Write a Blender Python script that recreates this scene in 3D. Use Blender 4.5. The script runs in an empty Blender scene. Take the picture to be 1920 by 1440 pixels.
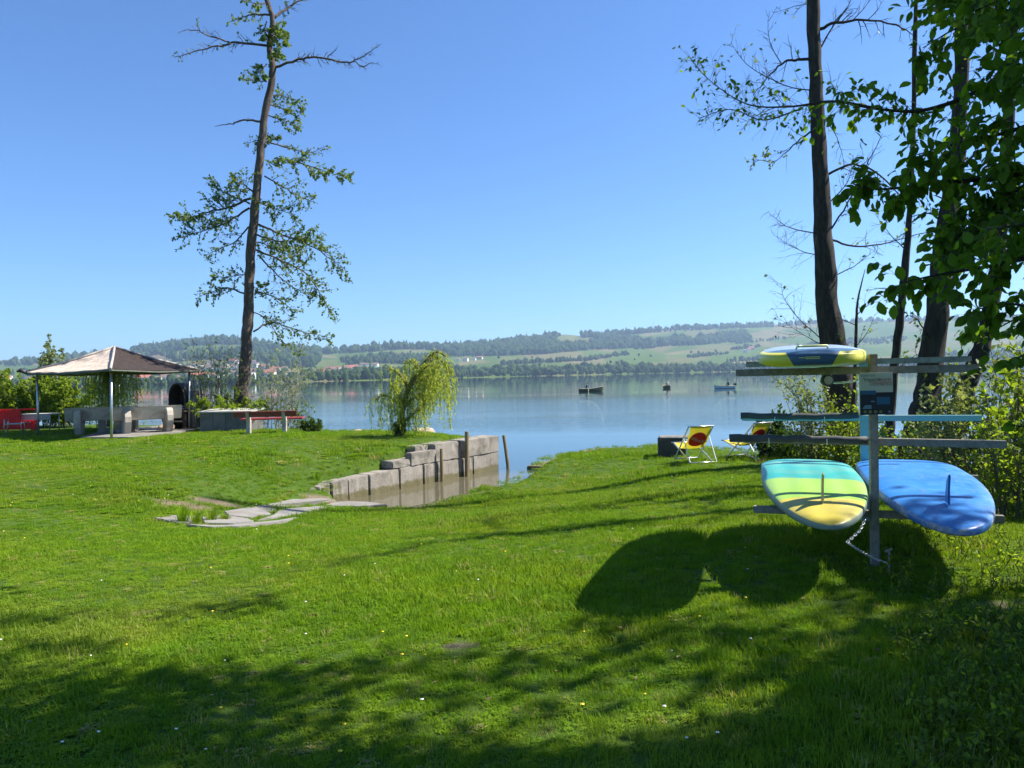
import bpy, bmesh, math, random
import numpy as np
from mathutils import Vector, Matrix, noise as mnoise

random.seed(7)
rng = np.random.default_rng(11)
scn = bpy.context.scene
col = scn.collection
R = math.radians

# ------------------------------------------------------------------ camera
FPX, CX, CY = 1400.0, 960.0, 720.0           # photograph pixels (1920 x 1440)
CAM = Vector((0.0, 0.0, 2.6))                # the lake surface is z = 0
PITCH = math.atan(16 / 1400)
ROLL = math.atan(0.0218)
_f = Vector((0, math.cos(PITCH), -math.sin(PITCH)))
_u0 = Vector((0, math.sin(PITCH), math.cos(PITCH)))
_r = Vector((1, 0, 0)) * math.cos(ROLL) - _u0 * math.sin(ROLL)
_u = _u0 * math.cos(ROLL) + Vector((1, 0, 0)) * math.sin(ROLL)
cam_data = bpy.data.cameras.new('camera')
cam_data.sensor_width = 36.0
cam_data.lens = FPX / 1920 * 36
cam_data.clip_start = 0.05
cam_data.clip_end = 40000
cam = bpy.data.objects.new('camera', cam_data)
col.objects.link(cam)
cam.matrix_world = Matrix(((_r.x, _u.x, -_f.x, CAM.x), (_r.y, _u.y, -_f.y, CAM.y), (_r.z, _u.z, -_f.z, CAM.z), (0, 0, 0, 1)))
scn.camera = cam

# ------------------------------------------------------------------ light
SUN_EL = R(49)
SUN_AZ = math.atan2(1.0, 0.24)               # clockwise from +Y: from the right, a little ahead
sun_dir = Vector((math.sin(SUN_AZ) * math.cos(SUN_EL), math.cos(SUN_AZ) * math.cos(SUN_EL), math.sin(SUN_EL)))
world = bpy.data.worlds.new('World')
scn.world = world
world.use_nodes = True
wn = world.node_tree
sky = wn.nodes.new('ShaderNodeTexSky')
sky.sky_type = 'NISHITA'
sky.sun_disc = False
sky.sun_elevation = SUN_EL
sky.sun_rotation = SUN_AZ
sky.altitude = 500
sky.air_density = 1.0
sky.dust_density = 0.25
sky.ozone_density = 3.0
wn.nodes['Background'].inputs['Strength'].default_value = 0.057
tint = wn.nodes.new('ShaderNodeMix'); tint.data_type = 'RGBA'; tint.blend_type = 'MULTIPLY'; tint.inputs[0].default_value = 1.0
tint.inputs[7].default_value = (0.71, 1.07, 1.50, 1)      # clear mountain air: a deeper blue, the same all over the sky
wn.links.new(sky.outputs[0], tint.inputs[6])
wn.links.new(tint.outputs[2], wn.nodes['Background'].inputs['Color'])
sl = bpy.data.lights.new('sun', 'SUN')
sl.energy = 5.0
sl.angle = R(0.53)
sl.color = (1.0, 0.94, 0.84)
so = bpy.data.objects.new('sun', sl)
col.objects.link(so)
so.location = (30, 10, 40)
so.rotation_euler = sun_dir.to_track_quat('Z', 'Y').to_euler()
scn.view_settings.view_transform = 'Standard'
scn.view_settings.look = 'None'
scn.view_settings.exposure = 1.2
scn.view_settings.gamma = 1.0
scn.view_settings.use_curve_mapping = False
scn.render.engine = 'CYCLES'
scn.cycles.use_denoising = True
scn.cycles.max_bounces = 8
scn.cycles.diffuse_bounces = 3
scn.cycles.glossy_bounces = 3
scn.cycles.transmission_bounces = 4
scn.cycles.volume_bounces = 0
scn.cycles.caustics_reflective = False
scn.cycles.caustics_refractive = False

# ------------------------------------------------------------------ helpers
def ray(px, py):
    return _f + _r * ((px - CX) / FPX) + _u * ((CY - py) / FPX)
def W(px, py, d):                            # photograph pixel at a depth in metres
    return CAM + ray(px, py) * d
def P(px, py, z):                            # photograph pixel on a level plane
    r = ray(px, py)
    return CAM + r * ((z - CAM.z) / r.z)
def hor(px):
    return 704 + (CX - px) * 0.0218

def tag(o, label=None, cat=None, group=None, kind=None):
    if label: o['label'] = label
    if cat: o['category'] = cat
    if group: o['group'] = group
    if kind: o['kind'] = kind
    return o
def root(name, loc, rz, label, cat, group=None):
    o = bpy.data.objects.new(name, None)
    col.objects.link(o)
    o.location = loc
    o.rotation_euler = (0, 0, rz)
    o.empty_display_size = 0.2
    return tag(o, label, cat, group)
def link_mesh(name, me, parent=None):
    o = bpy.data.objects.new(name, me)
    col.objects.link(o)
    if parent is not None: o.parent = parent
    return o

class MB:
    def __init__(s):
        s.v = []; s.f = []; s.m = []
    def add(s, vs, fs, m=0):
        k = len(s.v)
        s.v += [tuple(v) for v in vs]
        s.f += [tuple(i + k for i in f) for f in fs]
        s.m += [m] * len(fs)
        return s
    def box(s, c, size, rot=None, m=0):
        c = Vector(c); h = [x / 2 for x in size]
        vs = []
        for z in (-1, 1):
            for x, y in ((-1, -1), (1, -1), (1, 1), (-1, 1)):
                p = Vector((x * h[0], y * h[1], z * h[2]))
                if rot is not None: p = rot @ p
                vs.append(c + p)
        return s.add(vs, [(3, 2, 1, 0), (4, 5, 6, 7), (0, 1, 5, 4), (1, 2, 6, 5), (2, 3, 7, 6), (3, 0, 4, 7)], m)
    def bar(s, a, b, w, h, up=(0, 0, 1), m=0):
        a = Vector(a); b = Vector(b); d = b - a; L = d.length
        y = d / L; up = Vector(up); x = y.cross(up)
        if x.length < 1e-4: x = y.cross(Vector((1, 0, 0)))
        x.normalize(); z = x.cross(y)
        rot = Matrix((x, y, z)).transposed()
        return s.box((a + b) / 2, (w, L, h), rot, m)
    def tube(s, pts, radii, n=6, cap=True, m=0):
        pts = [Vector(p) for p in pts]
        if not hasattr(radii, '__len__'): radii = [radii] * len(pts)
        t = (pts[1] - pts[0]).normalized()
        a = t.cross(Vector((0.31, 0.2, 0.93)))
        if a.length < 1e-3: a = t.cross(Vector((1, 0, 0)))
        a.normalize()
        vs = []; fs = []
        for i, p in enumerate(pts):
            if i < len(pts) - 1: d = pts[i + 1] - p
            else: d = p - pts[i - 1]
            if 0 < i < len(pts) - 1: d = pts[i + 1] - pts[i - 1]
            t = d.normalized()
            a = (a - t * a.dot(t)).normalized(); b = t.cross(a)
            for k in range(n):
                an = 2 * math.pi * k / n
                vs.append(p + (a * math.cos(an) + b * math.sin(an)) * radii[i])
        for i in range(len(pts) - 1):
            for k in range(n):
                k2 = (k + 1) % n
                fs.append((i * n + k, i * n + k2, (i + 1) * n + k2, (i + 1) * n + k))
        if cap:
            fs.append(tuple(range(n))[::-1])
            fs.append(tuple((len(pts) - 1) * n + k for k in range(n)))
        return s.add(vs, fs, m)
    def prism(s, poly, off, m=0):
        n = len(poly); off = Vector(off)
        a = [Vector(p) for p in poly]; b = [p + off for p in a]
        fs = [tuple(range(n))[::-1], tuple(range(n, 2 * n))]
        fs += [(i, (i + 1) % n, n + (i + 1) % n, n + i) for i in range(n)]
        return s.add(a + b, fs, m)
    def grid(s, rows, m=0):
        n = len(rows[0]); vs = [p for r in rows for p in r]
        fs = [(i * n + j, i * n + j + 1, (i + 1) * n + j + 1, (i + 1) * n + j) for i in range(len(rows) - 1) for j in range(n - 1)]
        return s.add(vs, fs, m)
    def build(s, name, mats, parent=None, smooth=False, bevel=0, world=False, recalc=True, seg=2):
        if world and parent is not None:
            L = parent.matrix_basis.inverted()
            pp = parent.parent
            while pp is not None:
                L = L @ pp.matrix_basis.inverted(); pp = pp.parent
            s.v = [tuple(L @ Vector(v)) for v in s.v]
        me = bpy.data.meshes.new(name)
        me.from_pydata(s.v, [], s.f)
        if not isinstance(mats, (list, tuple)): mats = [mats]
        for m in mats: me.materials.append(m)
        if len(mats) > 1: me.polygons.foreach_set('material_index', s.m)
        if recalc or bevel:
            bm = bmesh.new(); bm.from_mesh(me)
            if recalc: bmesh.ops.recalc_face_normals(bm, faces=bm.faces)
            if bevel:
                bmesh.ops.bevel(bm, geom=[e for e in bm.edges if len(e.link_faces) == 2 and e.calc_face_angle() > 0.5], offset=bevel, segments=seg, affect='EDGES', clamp_overlap=True)
            bm.to_mesh(me); bm.free()
        if smooth: me.polygons.foreach_set('use_smooth', [True] * len(me.polygons))
        me.update()
        return link_mesh(name, me, parent)

def fast_mesh(name, V, Fv, nside, mats, attr=None, smooth=False):
    me = bpy.data.meshes.new(name)
    nf = len(Fv)
    me.vertices.add(len(V)); me.vertices.foreach_set('co', np.asarray(V, np.float32).ravel())
    me.loops.add(nf * nside); me.loops.foreach_set('vertex_index', np.asarray(Fv, np.int32).ravel())
    me.polygons.add(nf)
    me.polygons.foreach_set('loop_start', np.arange(0, nf * nside, nside, dtype=np.int32))
    me.polygons.foreach_set('loop_total', np.full(nf, nside, dtype=np.int32))
    for m in (mats if isinstance(mats, (list, tuple)) else [mats]): me.materials.append(m)
    if smooth: me.polygons.foreach_set('use_smooth', np.ones(nf, dtype=bool))
    if attr is not None:
        for k, a in attr.items():
            a = np.asarray(a, np.float32)
            if a.ndim == 1:
                at = me.attributes.new(k, 'FLOAT', 'POINT'); at.data.foreach_set('value', a)
            else:
                at = me.attributes.new(k, 'FLOAT_COLOR', 'POINT')
                at.data.foreach_set('color', np.concatenate([a, np.ones((len(a), 1), np.float32)], 1).ravel())
    me.update(calc_edges=True)
    me.validate()
    return me

# ------------------------------------------------------------------ materials
def new_mat(name):
    m = bpy.data.materials.new(name); m.use_nodes = True
    nt = m.node_tree; return m, nt, nt.nodes['Principled BSDF']
def nd(nt, typ, **kw):
    n = nt.nodes.new(typ)
    for k, v in kw.items():
        if k in n.inputs: n.inputs[k].default_value = v
        else: setattr(n, k, v)
    return n
def ramp(nt, src, stops, interp='LINEAR'):
    n = nt.nodes.new('ShaderNodeValToRGB'); e = n.color_ramp; e.interpolation = interp
    while len(e.elements) < len(stops): e.elements.new(0.5)
    for el, (p, c) in zip(e.elements, stops):
        el.position = p; el.color = (*c, 1) if len(c) == 3 else c
    nt.links.new(src, n.inputs[0]); return n.outputs[0]
def mixc(nt, fac, a, b, mode='MIX'):
    n = nt.nodes.new('ShaderNodeMix'); n.data_type = 'RGBA'; n.blend_type = mode
    for sock, val in ((n.inputs[0], fac), (n.inputs[6], a), (n.inputs[7], b)):
        if isinstance(val, (int, float)): sock.default_value = val
        elif isinstance(val, (tuple, list)): sock.default_value = (*val, 1)
        else: nt.links.new(val, sock)
    return n.outputs[2]
def noise(nt, scale, detail=4, rough=0.55, vec=None, dist=0.0):
    n = nd(nt, 'ShaderNodeTexNoise', Scale=scale, Detail=detail, Roughness=rough, Distortion=dist)
    if vec is not None: nt.links.new(vec, n.inputs['Vector'])
    return n.outputs['Fac']
def coords(nt, kind='Object', scale=(1, 1, 1), rot=(0, 0, 0)):
    if kind == 'Position': o = nt.nodes.new('ShaderNodeNewGeometry').outputs['Position']
    else: o = nt.nodes.new('ShaderNodeTexCoord').outputs[kind]
    mp = nt.nodes.new('ShaderNodeMapping'); mp.inputs['Scale'].default_value = scale; mp.inputs['Rotation'].default_value = rot
    nt.links.new(o, mp.inputs['Vector']); return mp.outputs[0]
def bump(nt, src, bsdf, strength=0.3, dist=0.02):
    b = nd(nt, 'ShaderNodeBump', Strength=strength, Distance=dist)
    nt.links.new(src, b.inputs['Height']); nt.links.new(b.outputs[0], bsdf.inputs['Normal']); return b
def surf(name, c1, c2, scale=6, rough=0.7, bumpk=0.3, bdist=0.01, metallic=0.0, spec=0.4, dirt=None, dscale=2.0, stretch=(1, 1, 1), kind='Object'):
    m, nt, b = new_mat(name)
    v = coords(nt, kind, stretch)
    n1 = noise(nt, scale, 6, 0.6, v)
    c = ramp(nt, n1, [(0.3, c1), (0.7, c2)])
    if dirt is not None:
        n2 = noise(nt, dscale, 5, 0.65, v, 0.5)
        c = mixc(nt, ramp(nt, n2, [(0.48, (0, 0, 0)), (0.68, (1, 1, 1))]), c, dirt)
    nt.links.new(c, b.inputs['Base Color'])
    n3 = noise(nt, scale * 6, 5, 0.7, v)
    if bumpk: bump(nt, n3, b, bumpk, bdist)
    b.inputs['Roughness'].default_value = rough; b.inputs['Metallic'].default_value = metallic
    b.inputs['Specular IOR Level'].default_value = spec
    return m
def leaf_mat(name, dark, light, trans=0.4, tcol=None, rough=0.5, spec=0.15, attr='v'):
    m, nt, b = new_mat(name)
    a = nd(nt, 'ShaderNodeAttribute', attribute_name=attr)
    c = ramp(nt, a.outputs['Fac'], [(0.0, dark), (1.0, light)])
    nt.links.new(c, b.inputs['Base Color'])
    b.inputs['Roughness'].default_value = rough; b.inputs['Specular IOR Level'].default_value = spec
    t = nd(nt, 'ShaderNodeBsdfTranslucent')
    tc = mixc(nt, 1.0, c, tcol or (1.5, 1.5, 0.5), 'MULTIPLY')
    nt.links.new(tc, t.inputs['Color'])
    mx = nd(nt, 'ShaderNodeMixShader'); mx.inputs[0].default_value = trans
    nt.links.new(b.outputs[0], mx.inputs[1]); nt.links.new(t.outputs[0], mx.inputs[2])
    nt.links.new(mx.outputs[0], nt.nodes['Material Output'].inputs['Surface'])
    return m

M = {}
M['concrete'] = surf('concrete', (0.38, 0.34, 0.28), (0.48, 0.435, 0.365), 5, 0.85, 0.5, 0.01, dirt=(0.22, 0.195, 0.16), dscale=2.2)
M['block'] = surf('limestone block', (0.225, 0.20, 0.17), (0.315, 0.285, 0.245), 3.5, 0.9, 0.7, 0.02, dirt=(0.13, 0.115, 0.09), dscale=2.2)
_nt = M['block'].node_tree; _b = _nt.nodes['Principled BSDF']; _src = _b.inputs['Base Color'].links[0].from_socket      # algae at the waterline, moss and lichen
_sx = _nt.nodes.new('ShaderNodeSeparateXYZ'); _nt.links.new(_nt.nodes.new('ShaderNodeNewGeometry').outputs['Position'], _sx.inputs[0])
_nn = noise(_nt, 5.0, 6, .7, coords(_nt, 'Position')); _ad = nd(_nt, 'ShaderNodeMath', operation='MULTIPLY_ADD'); _nt.links.new(_nn, _ad.inputs[0]); _ad.inputs[1].default_value = -.22; _nt.links.new(_sx.outputs['Z'], _ad.inputs[2])
_c = mixc(_nt, ramp(_nt, _ad.outputs[0], [(0.0, (.85, .85, .85)), (.06, (0, 0, 0))]), _src, (.115, .10, .035))
_c = mixc(_nt, ramp(_nt, noise(_nt, 2.3, 6, .75, coords(_nt, 'Position'), .8), [(.56, (0, 0, 0)), (.70, (.6, .6, .6))]), _c, (.10, .10, .055))
_c = mixc(_nt, ramp(_nt, noise(_nt, 3.0, 5, .7, coords(_nt, 'Position', (4, 4, .35))), [(.56, (0, 0, 0)), (.68, (.55, .55, .55))]), _c, (.09, .08, .065))
_nt.links.new(_c, _b.inputs['Base Color'])
M['greybox'] = surf('grey fibre cement', (0.125, 0.125, 0.115), (0.175, 0.172, 0.16), 4, 0.8, 0.2, 0.005, dirt=(0.09, 0.088, 0.08))
M['lid'] = surf('pale lid', (0.34, 0.34, 0.31), (0.43, 0.42, 0.37), 4, 0.75, 0.2, 0.005, dirt=(0.24, 0.22, 0.17))
M['slab'] = surf('ramp concrete', (0.17, 0.16, 0.145), (0.25, 0.235, 0.21), 2.5, 0.9, 0.5, 0.01, dirt=(0.15, 0.13, 0.10), dscale=1.6)
M['galv'] = surf('galvanised steel', (0.42, 0.44, 0.46), (0.58, 0.60, 0.62), 12, 0.42, 0.1, 0.002, metallic=0.85)
M['alu'] = surf('brushed aluminium', (0.62, 0.63, 0.64), (0.72, 0.73, 0.74), 30, 0.35, 0.05, 0.001, metallic=0.9)
M['rackwood'] = surf('weathered grey timber', (0.20, 0.19, 0.165), (0.31, 0.295, 0.26), 4, 0.85, 0.5, 0.004, stretch=(6, 1, 6), dirt=(0.15, 0.14, 0.12))
M['mooring'] = surf('greenish mooring timber', (0.17, 0.13, 0.07), (0.30, 0.24, 0.13), 6, 0.9, 0.6, 0.006, stretch=(4, 4, 0.6), dirt=(0.10, 0.09, 0.04))
M['darkblock'] = surf('dark wet concrete', (.045, .043, .038), (.085, .08, .07), 5, .9, .6, .01, dirt=(.03, .028, .024))
M['stalk'] = surf('green stalk', (.05, .08, .02), (.09, .12, .03), 9, .8, .1, .002)
M['foam'] = surf('dark foam pipe lagging', (0.055, 0.058, 0.062), (0.085, 0.09, 0.095), 12, 0.75, 0.2, 0.002)
M['foampale'] = surf('pale cut foam', (0.32, 0.33, 0.33), (0.45, 0.45, 0.44), 12, 0.8, 0.2, 0.002)
M['teal'] = surf('turquoise painted timber', (0.17, 0.42, 0.44), (0.28, 0.52, 0.52), 5, 0.7, 0.3, 0.003, dirt=(0.30, 0.42, 0.42))
M['redpaint'] = surf('faded red paint', (0.36, 0.045, 0.055), (0.50, 0.075, 0.085), 5, 0.6, 0.3, 0.003, stretch=(1, 5, 5), dirt=(0.30, 0.07, 0.06))
M['redplank'] = surf('dark red plank', (0.15, 0.035, 0.03), (0.24, 0.06, 0.05), 5, 0.7, 0.4, 0.004, stretch=(1, 5, 5))
M['redcloth'] = surf('bright red plastic', (0.72, 0.03, 0.035), (0.80, 0.05, 0.05), 3, 0.45, 0.1, 0.003)
M['black'] = surf('sooty black sheet', (0.016, 0.016, 0.018), (0.035, 0.033, 0.032), 4, 0.5, 0.3, 0.004, spec=0.4, dirt=(0.08, 0.06, 0.045))
M['soot'] = surf('sooty brick', (0.03, 0.025, 0.022), (0.08, 0.06, 0.05), 6, 0.9, 0.5, 0.01)
M['rust'] = surf('rusty sheet', (0.10, 0.055, 0.035), (0.22, 0.13, 0.09), 6, 0.8, 0.3, 0.004)
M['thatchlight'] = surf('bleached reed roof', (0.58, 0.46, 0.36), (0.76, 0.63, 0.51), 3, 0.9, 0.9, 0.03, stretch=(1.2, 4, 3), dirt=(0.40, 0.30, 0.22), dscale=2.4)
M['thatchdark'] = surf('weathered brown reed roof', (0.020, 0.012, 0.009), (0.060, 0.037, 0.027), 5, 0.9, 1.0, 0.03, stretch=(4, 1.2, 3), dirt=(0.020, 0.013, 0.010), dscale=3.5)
M['ridge'] = surf('ridge tape', (0.30, 0.27, 0.24), (0.44, 0.40, 0.36), 8, 0.8, 0.3, 0.005)
M['eave'] = surf('dark green eave trim', (0.06, 0.07, 0.05), (0.12, 0.13, 0.10), 8, 0.8, 0.2, 0.004)
M['white'] = surf('white paint', (0.70, 0.70, 0.68), (0.80, 0.80, 0.78), 8, 0.5, 0.05, 0.001)
M['chain'] = surf('zinc chain', (0.55, 0.57, 0.60), (0.75, 0.76, 0.78), 30, 0.3, 0.0, 0.001, metallic=0.9)
M['rock'] = surf('shore rock', (0.36, 0.27, 0.18), (0.55, 0.45, 0.34), 3, 0.9, 0.8, 0.03, dirt=(0.26, 0.20, 0.14))
M['gravel'] = surf('sandy grit', (0.42, 0.33, 0.25), (0.58, 0.48, 0.38), 20, 0.95, 0.8, 0.02)
M['bark'] = surf('dark fissured bark', (0.028, 0.022, 0.017), (0.080, 0.064, 0.050), 9, 0.95, 1.0, 0.04, stretch=(3.2, 3.2, 0.7), dirt=(0.105, 0.085, 0.066), dscale=3)
M['barkbrown'] = surf('brown fissured bark', (0.06, 0.043, 0.032), (0.16, 0.118, 0.092), 9, 0.95, 1.0, 0.04, stretch=(3.2, 3.2, 0.7), dirt=(0.21, 0.165, 0.13), dscale=3)
M['twig'] = surf('grey brown twig', (0.06, 0.05, 0.04), (0.13, 0.11, 0.085), 9, 0.9, 0.4, 0.01)
M['palebranch'] = surf('pale dead twig', (0.32, 0.28, 0.22), (0.45, 0.40, 0.33), 9, 0.9, 0.4, 0.01)
M['willowbark'] = surf('olive willow bark', (0.10, 0.085, 0.04), (0.20, 0.17, 0.08), 9, 0.9, 0.6, 0.01)
M['alderleaf'] = leaf_mat('alder leaf', (0.06, 0.10, 0.022), (0.20, 0.27, 0.07), 0.45)
M['nearleaf'] = leaf_mat('near broad leaf', (0.038, 0.075, 0.010), (0.13, 0.21, 0.025), 0.5, (2.2, 2.4, 0.6), 0.5, 0.12)
M['willowleaf'] = leaf_mat('willow leaf', (0.24, 0.30, 0.045), (0.42, 0.47, 0.12), 0.6)
M['bushleaf'] = leaf_mat('bush leaf', (0.10, 0.165, 0.016), (0.24, 0.31, 0.04), 0.6)
M['paleleaf'] = leaf_mat('silvery leaf', (0.10, 0.14, 0.05), (0.32, 0.36, 0.18), 0.35)
M['fruitleaf'] = leaf_mat('dark glossy leaf', (0.02, 0.05, 0.01), (0.09, 0.15, 0.02), 0.35)

# ------------------------------------------------------------------ the near ground
CTRL = [(960, 1440, 1.05), (300, 1440, 1.0), (1800, 1440, 1.2), (1400, 1250, 1.15), (960, 1200, 1.02), (400, 1200, .94), (60, 1150, .86),
        (1100, 1080, 1.02), (700, 1050, .86), (1000, 1000, .86), (300, 1040, .74), (60, 1000, .76), (1200, 950, .76), (1300, 870, .52), (1400, 868, .56),
        (1450, 900, .75), (1500, 1000, 1.12), (1400, 1080, 1.15), (1638, 1065, 1.20), (1850, 1020, 1.22), (1060, 852, .27), (1120, 842, .29), (1230, 845, .40), (850, 932, .15),
        (940, 896, .16), (720, 952, .08), (780, 948, .12), (600, 968, .20), (450, 970, .36), (320, 975, .52), (300, 945, .60), (560, 938, .20), (600, 934, .16), (540, 912, .46),
        (700, 880, .56), (640, 897, .50), (800, 848, .90), (870, 823, .94), (748, 815, .95), (520, 812, 1.0), (209, 823, 1.0), (100, 830, 1.0),
        (300, 860, .94), (500, 850, .93), (100, 900, .92), (350, 900, .80)]
_cp = [P(*c) for c in CTRL]
_cp = [(p.x, p.y, p.z) for p in _cp] + [(0, -6, 1.2), (9, -2, 1.5), (-9, -2, 1.05), (-16, 8, .95), (-25, 15, 1.0), (5.5, 3.5, 1.3), (5.8, 8.5, 1.1), (6, 13, .65), (4.2, 5.6, 1.22), (-30, 25, 1.0), (-16, 25, 1.0), (-60, 0, 1.1), (-40, -40, 1.3), (0, -60, 1.4), (12, -12, 1.5), (-200, -200, 1.4), (200, -400, 1.4), (-400, 30, 1.2)]
_cp = np.array(_cp)
_n = len(_cp); _A = np.zeros((_n + 1, _n + 1)); _A[:_n, :_n] = np.sqrt(((_cp[:, None, :2] - _cp[None, :, :2]) ** 2).sum(2) + .49) - np.eye(_n) * .12; _A[:_n, _n] = 1; _A[_n, :_n] = 1
_wt = np.linalg.solve(_A, np.concatenate([_cp[:, 2], [0]]))
def zland(x, y):
    x = np.asarray(x, float); y = np.asarray(y, float)
    z = np.full(x.shape, _wt[-1])
    for (cx, cy, cz), w in zip(_cp, _wt[:-1]): z += w * np.sqrt((x - cx) ** 2 + (y - cy) ** 2 + .49)
    return np.clip(z, .02, 1.6)
def zg(x, y): return float(zland(np.array([x]), np.array([y]))[0])
def G(px, py):                               # photograph pixel on the ground
    z = 1.0
    for _ in range(14):
        p = P(px, py, z); z = 0.5 * z + 0.5 * zg(p.x, p.y)
    return P(px, py, z)

WA = P(943, 878, 0.0)                        # lake end of the quay wall, at the waterline
WB = P(640, 938, 0.02)                       # ramp end
wdir = (WB - WA); wdir.z = 0; WLEN = wdir.length; wdir.normalize()
wout = Vector((wdir.y, -wdir.x, 0))          # points over the basin
if wout.dot(Vector((1, -1, 0))) < 0: wout = -wout
SHORE = [(-3000, 60), (-300, 40), (-60, 35), (-30, 33), (-17, 31.5), (-13.6, 30), (-12, 27.2), (-8.3, 25.9), (-6.2, 24.9), (-4, 24.3), (-2.0, 23.6), (-1.0, 22.9),
         (WA.x - .1, WA.y + .2), (WB.x, WB.y)]
RIGHT_EDGE = [(700, 947, .12), (780, 941, .18), (850, 928, .20), (905, 909, .22), (940, 893, .24), (1000, 873, .22), (1060, 851, .24), (1120, 839, .26)]
for px, py, z in RIGHT_EDGE:
    p = P(px, py, z); SHORE.append((p.x, p.y))
SHORE += [(4.6, 22.9), (6.2, 20.5), (7.4, 17.2), (8.2, 13.5), (8.6, 10), (8.9, 7), (9.6, 3), (12, -3), (18, -14), (30, -60), (200, -900), (600, -3000), (-3000, -3000)]
SHORE = np.array(SHORE)
def shore_sd(x, y):
    x = np.asarray(x, float); y = np.asarray(y, float)
    d = np.full(x.shape, 1e9); ins = np.zeros(x.shape, bool)
    n = len(SHORE)
    for i in range(n):
        ax, ay = SHORE[i]; bx, by = SHORE[(i + 1) % n]
        ex, ey = bx - ax, by - ay
        t = np.clip(((x - ax) * ex + (y - ay) * ey) / (ex * ex + ey * ey), 0, 1)
        d = np.minimum(d, np.hypot(x - ax - t * ex, y - ay - t * ey))
        c = ((ay > y) != (by > y))
        with np.errstate(divide='ignore', invalid='ignore'):
            xi = ax + (y - ay) * ex / (ey if ey != 0 else 1e-9)
        ins ^= c & (x < xi)
    return np.where(ins, d, -d)

gx = np.concatenate([[-3000, -1200, -500, -220, -110, -70, -50], np.arange(-36, 15, 0.2), [16, 18, 21, 26, 34, 50, 90, 200, 600, 3000]])
gy = np.concatenate([[-3000, -900, -300, -100, -50, -30, -20, -14, -10], np.arange(-7, 32, 0.2), [33, 36, 42, 60, 120, 400, 880]])
GX, GY = np.meshgrid(gx, gy)
ZL = zland(GX, GY); SD = shore_sd(GX, GY)
und = np.sin(GX * 1.7 + np.sin(GY * 1.3) * 1.2) * np.cos(GY * 1.9 + GX * .4) * 0.012 + np.sin(GX * .6 + 1) * np.sin(GY * .7) * 0.02
k = np.clip(SD / 0.45, 0, 1); k = k * k * (3 - 2 * k)
GZ = np.where(SD > 0, (ZL + und) * k + (-0.35) * (1 - k), np.maximum(-0.35 + SD * 0.25, -7.0))
nx_, ny_ = len(gx), len(gy)
V = np.stack([GX.ravel(), GY.ravel(), GZ.ravel()], 1)
ii = (np.arange(ny_ - 1)[:, None] * nx_ + np.arange(nx_ - 1)[None, :]).ravel()
Fq = np.stack([ii, ii + 1, ii + 1 + nx_, ii + nx_], 1)
BARE = [(340, 945, .7, .2), (405, 941, .6, .2), (1860, 1135, .22, .08), (885, 1070, .16, .1), (1240, 985, .35, .14), (1010, 1085, .2, .1), (1075, 1045, .14, .1),
        (985, 1078, .12, .1), (1040, 1020, .12, .08), (1310, 985, .4, .13), (600, 938, .5, .25), (650, 941, .6, .3), (1560, 1130, .18, .08), (870, 1215, .15, .1)]
bare = np.zeros(GX.shape)
BAREW = []
for px, py, rx, ry in BARE:
    p = G(px, py); BAREW.append((p.x, p.y, rx, ry))
    bare = np.maximum(bare, np.exp(-(((GX - p.x) / rx) ** 2 + ((GY - p.y) / ry) ** 2)))
def barev(x, y):
    b = np.zeros(np.shape(x))
    for cx, cy, rx, ry in BAREW: b = np.maximum(b, np.exp(-(((x - cx) / rx) ** 2 + ((y - cy) / ry) ** 2)))
    return b

m, nt, b = new_mat('turf')
pos = coords(nt, 'Position')
n1 = noise(nt, 1.1, 6, 0.6, pos); n2 = noise(nt, 14, 5, 0.7, pos); n3 = noise(nt, 60, 3, 0.7, pos)
c = ramp(nt, n1, [(0.3, (0.045, 0.088, 0.010)), (0.55, (0.072, 0.125, 0.014)), (0.75, (0.115, 0.145, 0.024))])
c = mixc(nt, ramp(nt, n2, [(0.35, (0, 0, 0)), (0.75, (.6, .6, .6))]), c, (0.04, 0.085, 0.008))
ab = nd(nt, 'ShaderNodeAttribute', attribute_name='bare')
soil = ramp(nt, n3, [(0.3, (0.13, 0.10, 0.062)), (0.7, (0.24, 0.19, 0.13))])
mm = nd(nt, 'ShaderNodeMath', operation='MULTIPLY'); nt.links.new(ab.outputs['Fac'], mm.inputs[0])
nt.links.new(ramp(nt, n2, [(0.2, (.6, .6, .6)), (0.5, (1, 1, 1))]), mm.inputs[1])
c = mixc(nt, ramp(nt, mm.outputs[0], [(0.35, (0, 0, 0)), (0.65, (1, 1, 1))]), c, soil)
# below the waterline the sheet is lake bed
sx = nt.nodes.new('ShaderNodeSeparateXYZ'); nt.links.new(nt.nodes.new('ShaderNodeNewGeometry').outputs['Position'], sx.inputs[0])
c = mixc(nt, ramp(nt, sx.outputs['Z'], [(0.0, (1, 1, 1)), (0.03, (0, 0, 0))]), c, (0.20, 0.17, 0.10))
nt.links.new(c, b.inputs['Base Color']); b.inputs['Roughness'].default_value = 0.95; b.inputs['Specular IOR Level'].default_value = 0.15
bump(nt, n3, b, 0.8, 0.03)
M['turf'] = m
gm = fast_mesh('ground', V, Fq, 4, m, {'bare': bare.ravel()}, True)
tag(link_mesh('ground', gm), 'mown green lawn sloping down to the lake shore', kind='structure')

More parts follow.
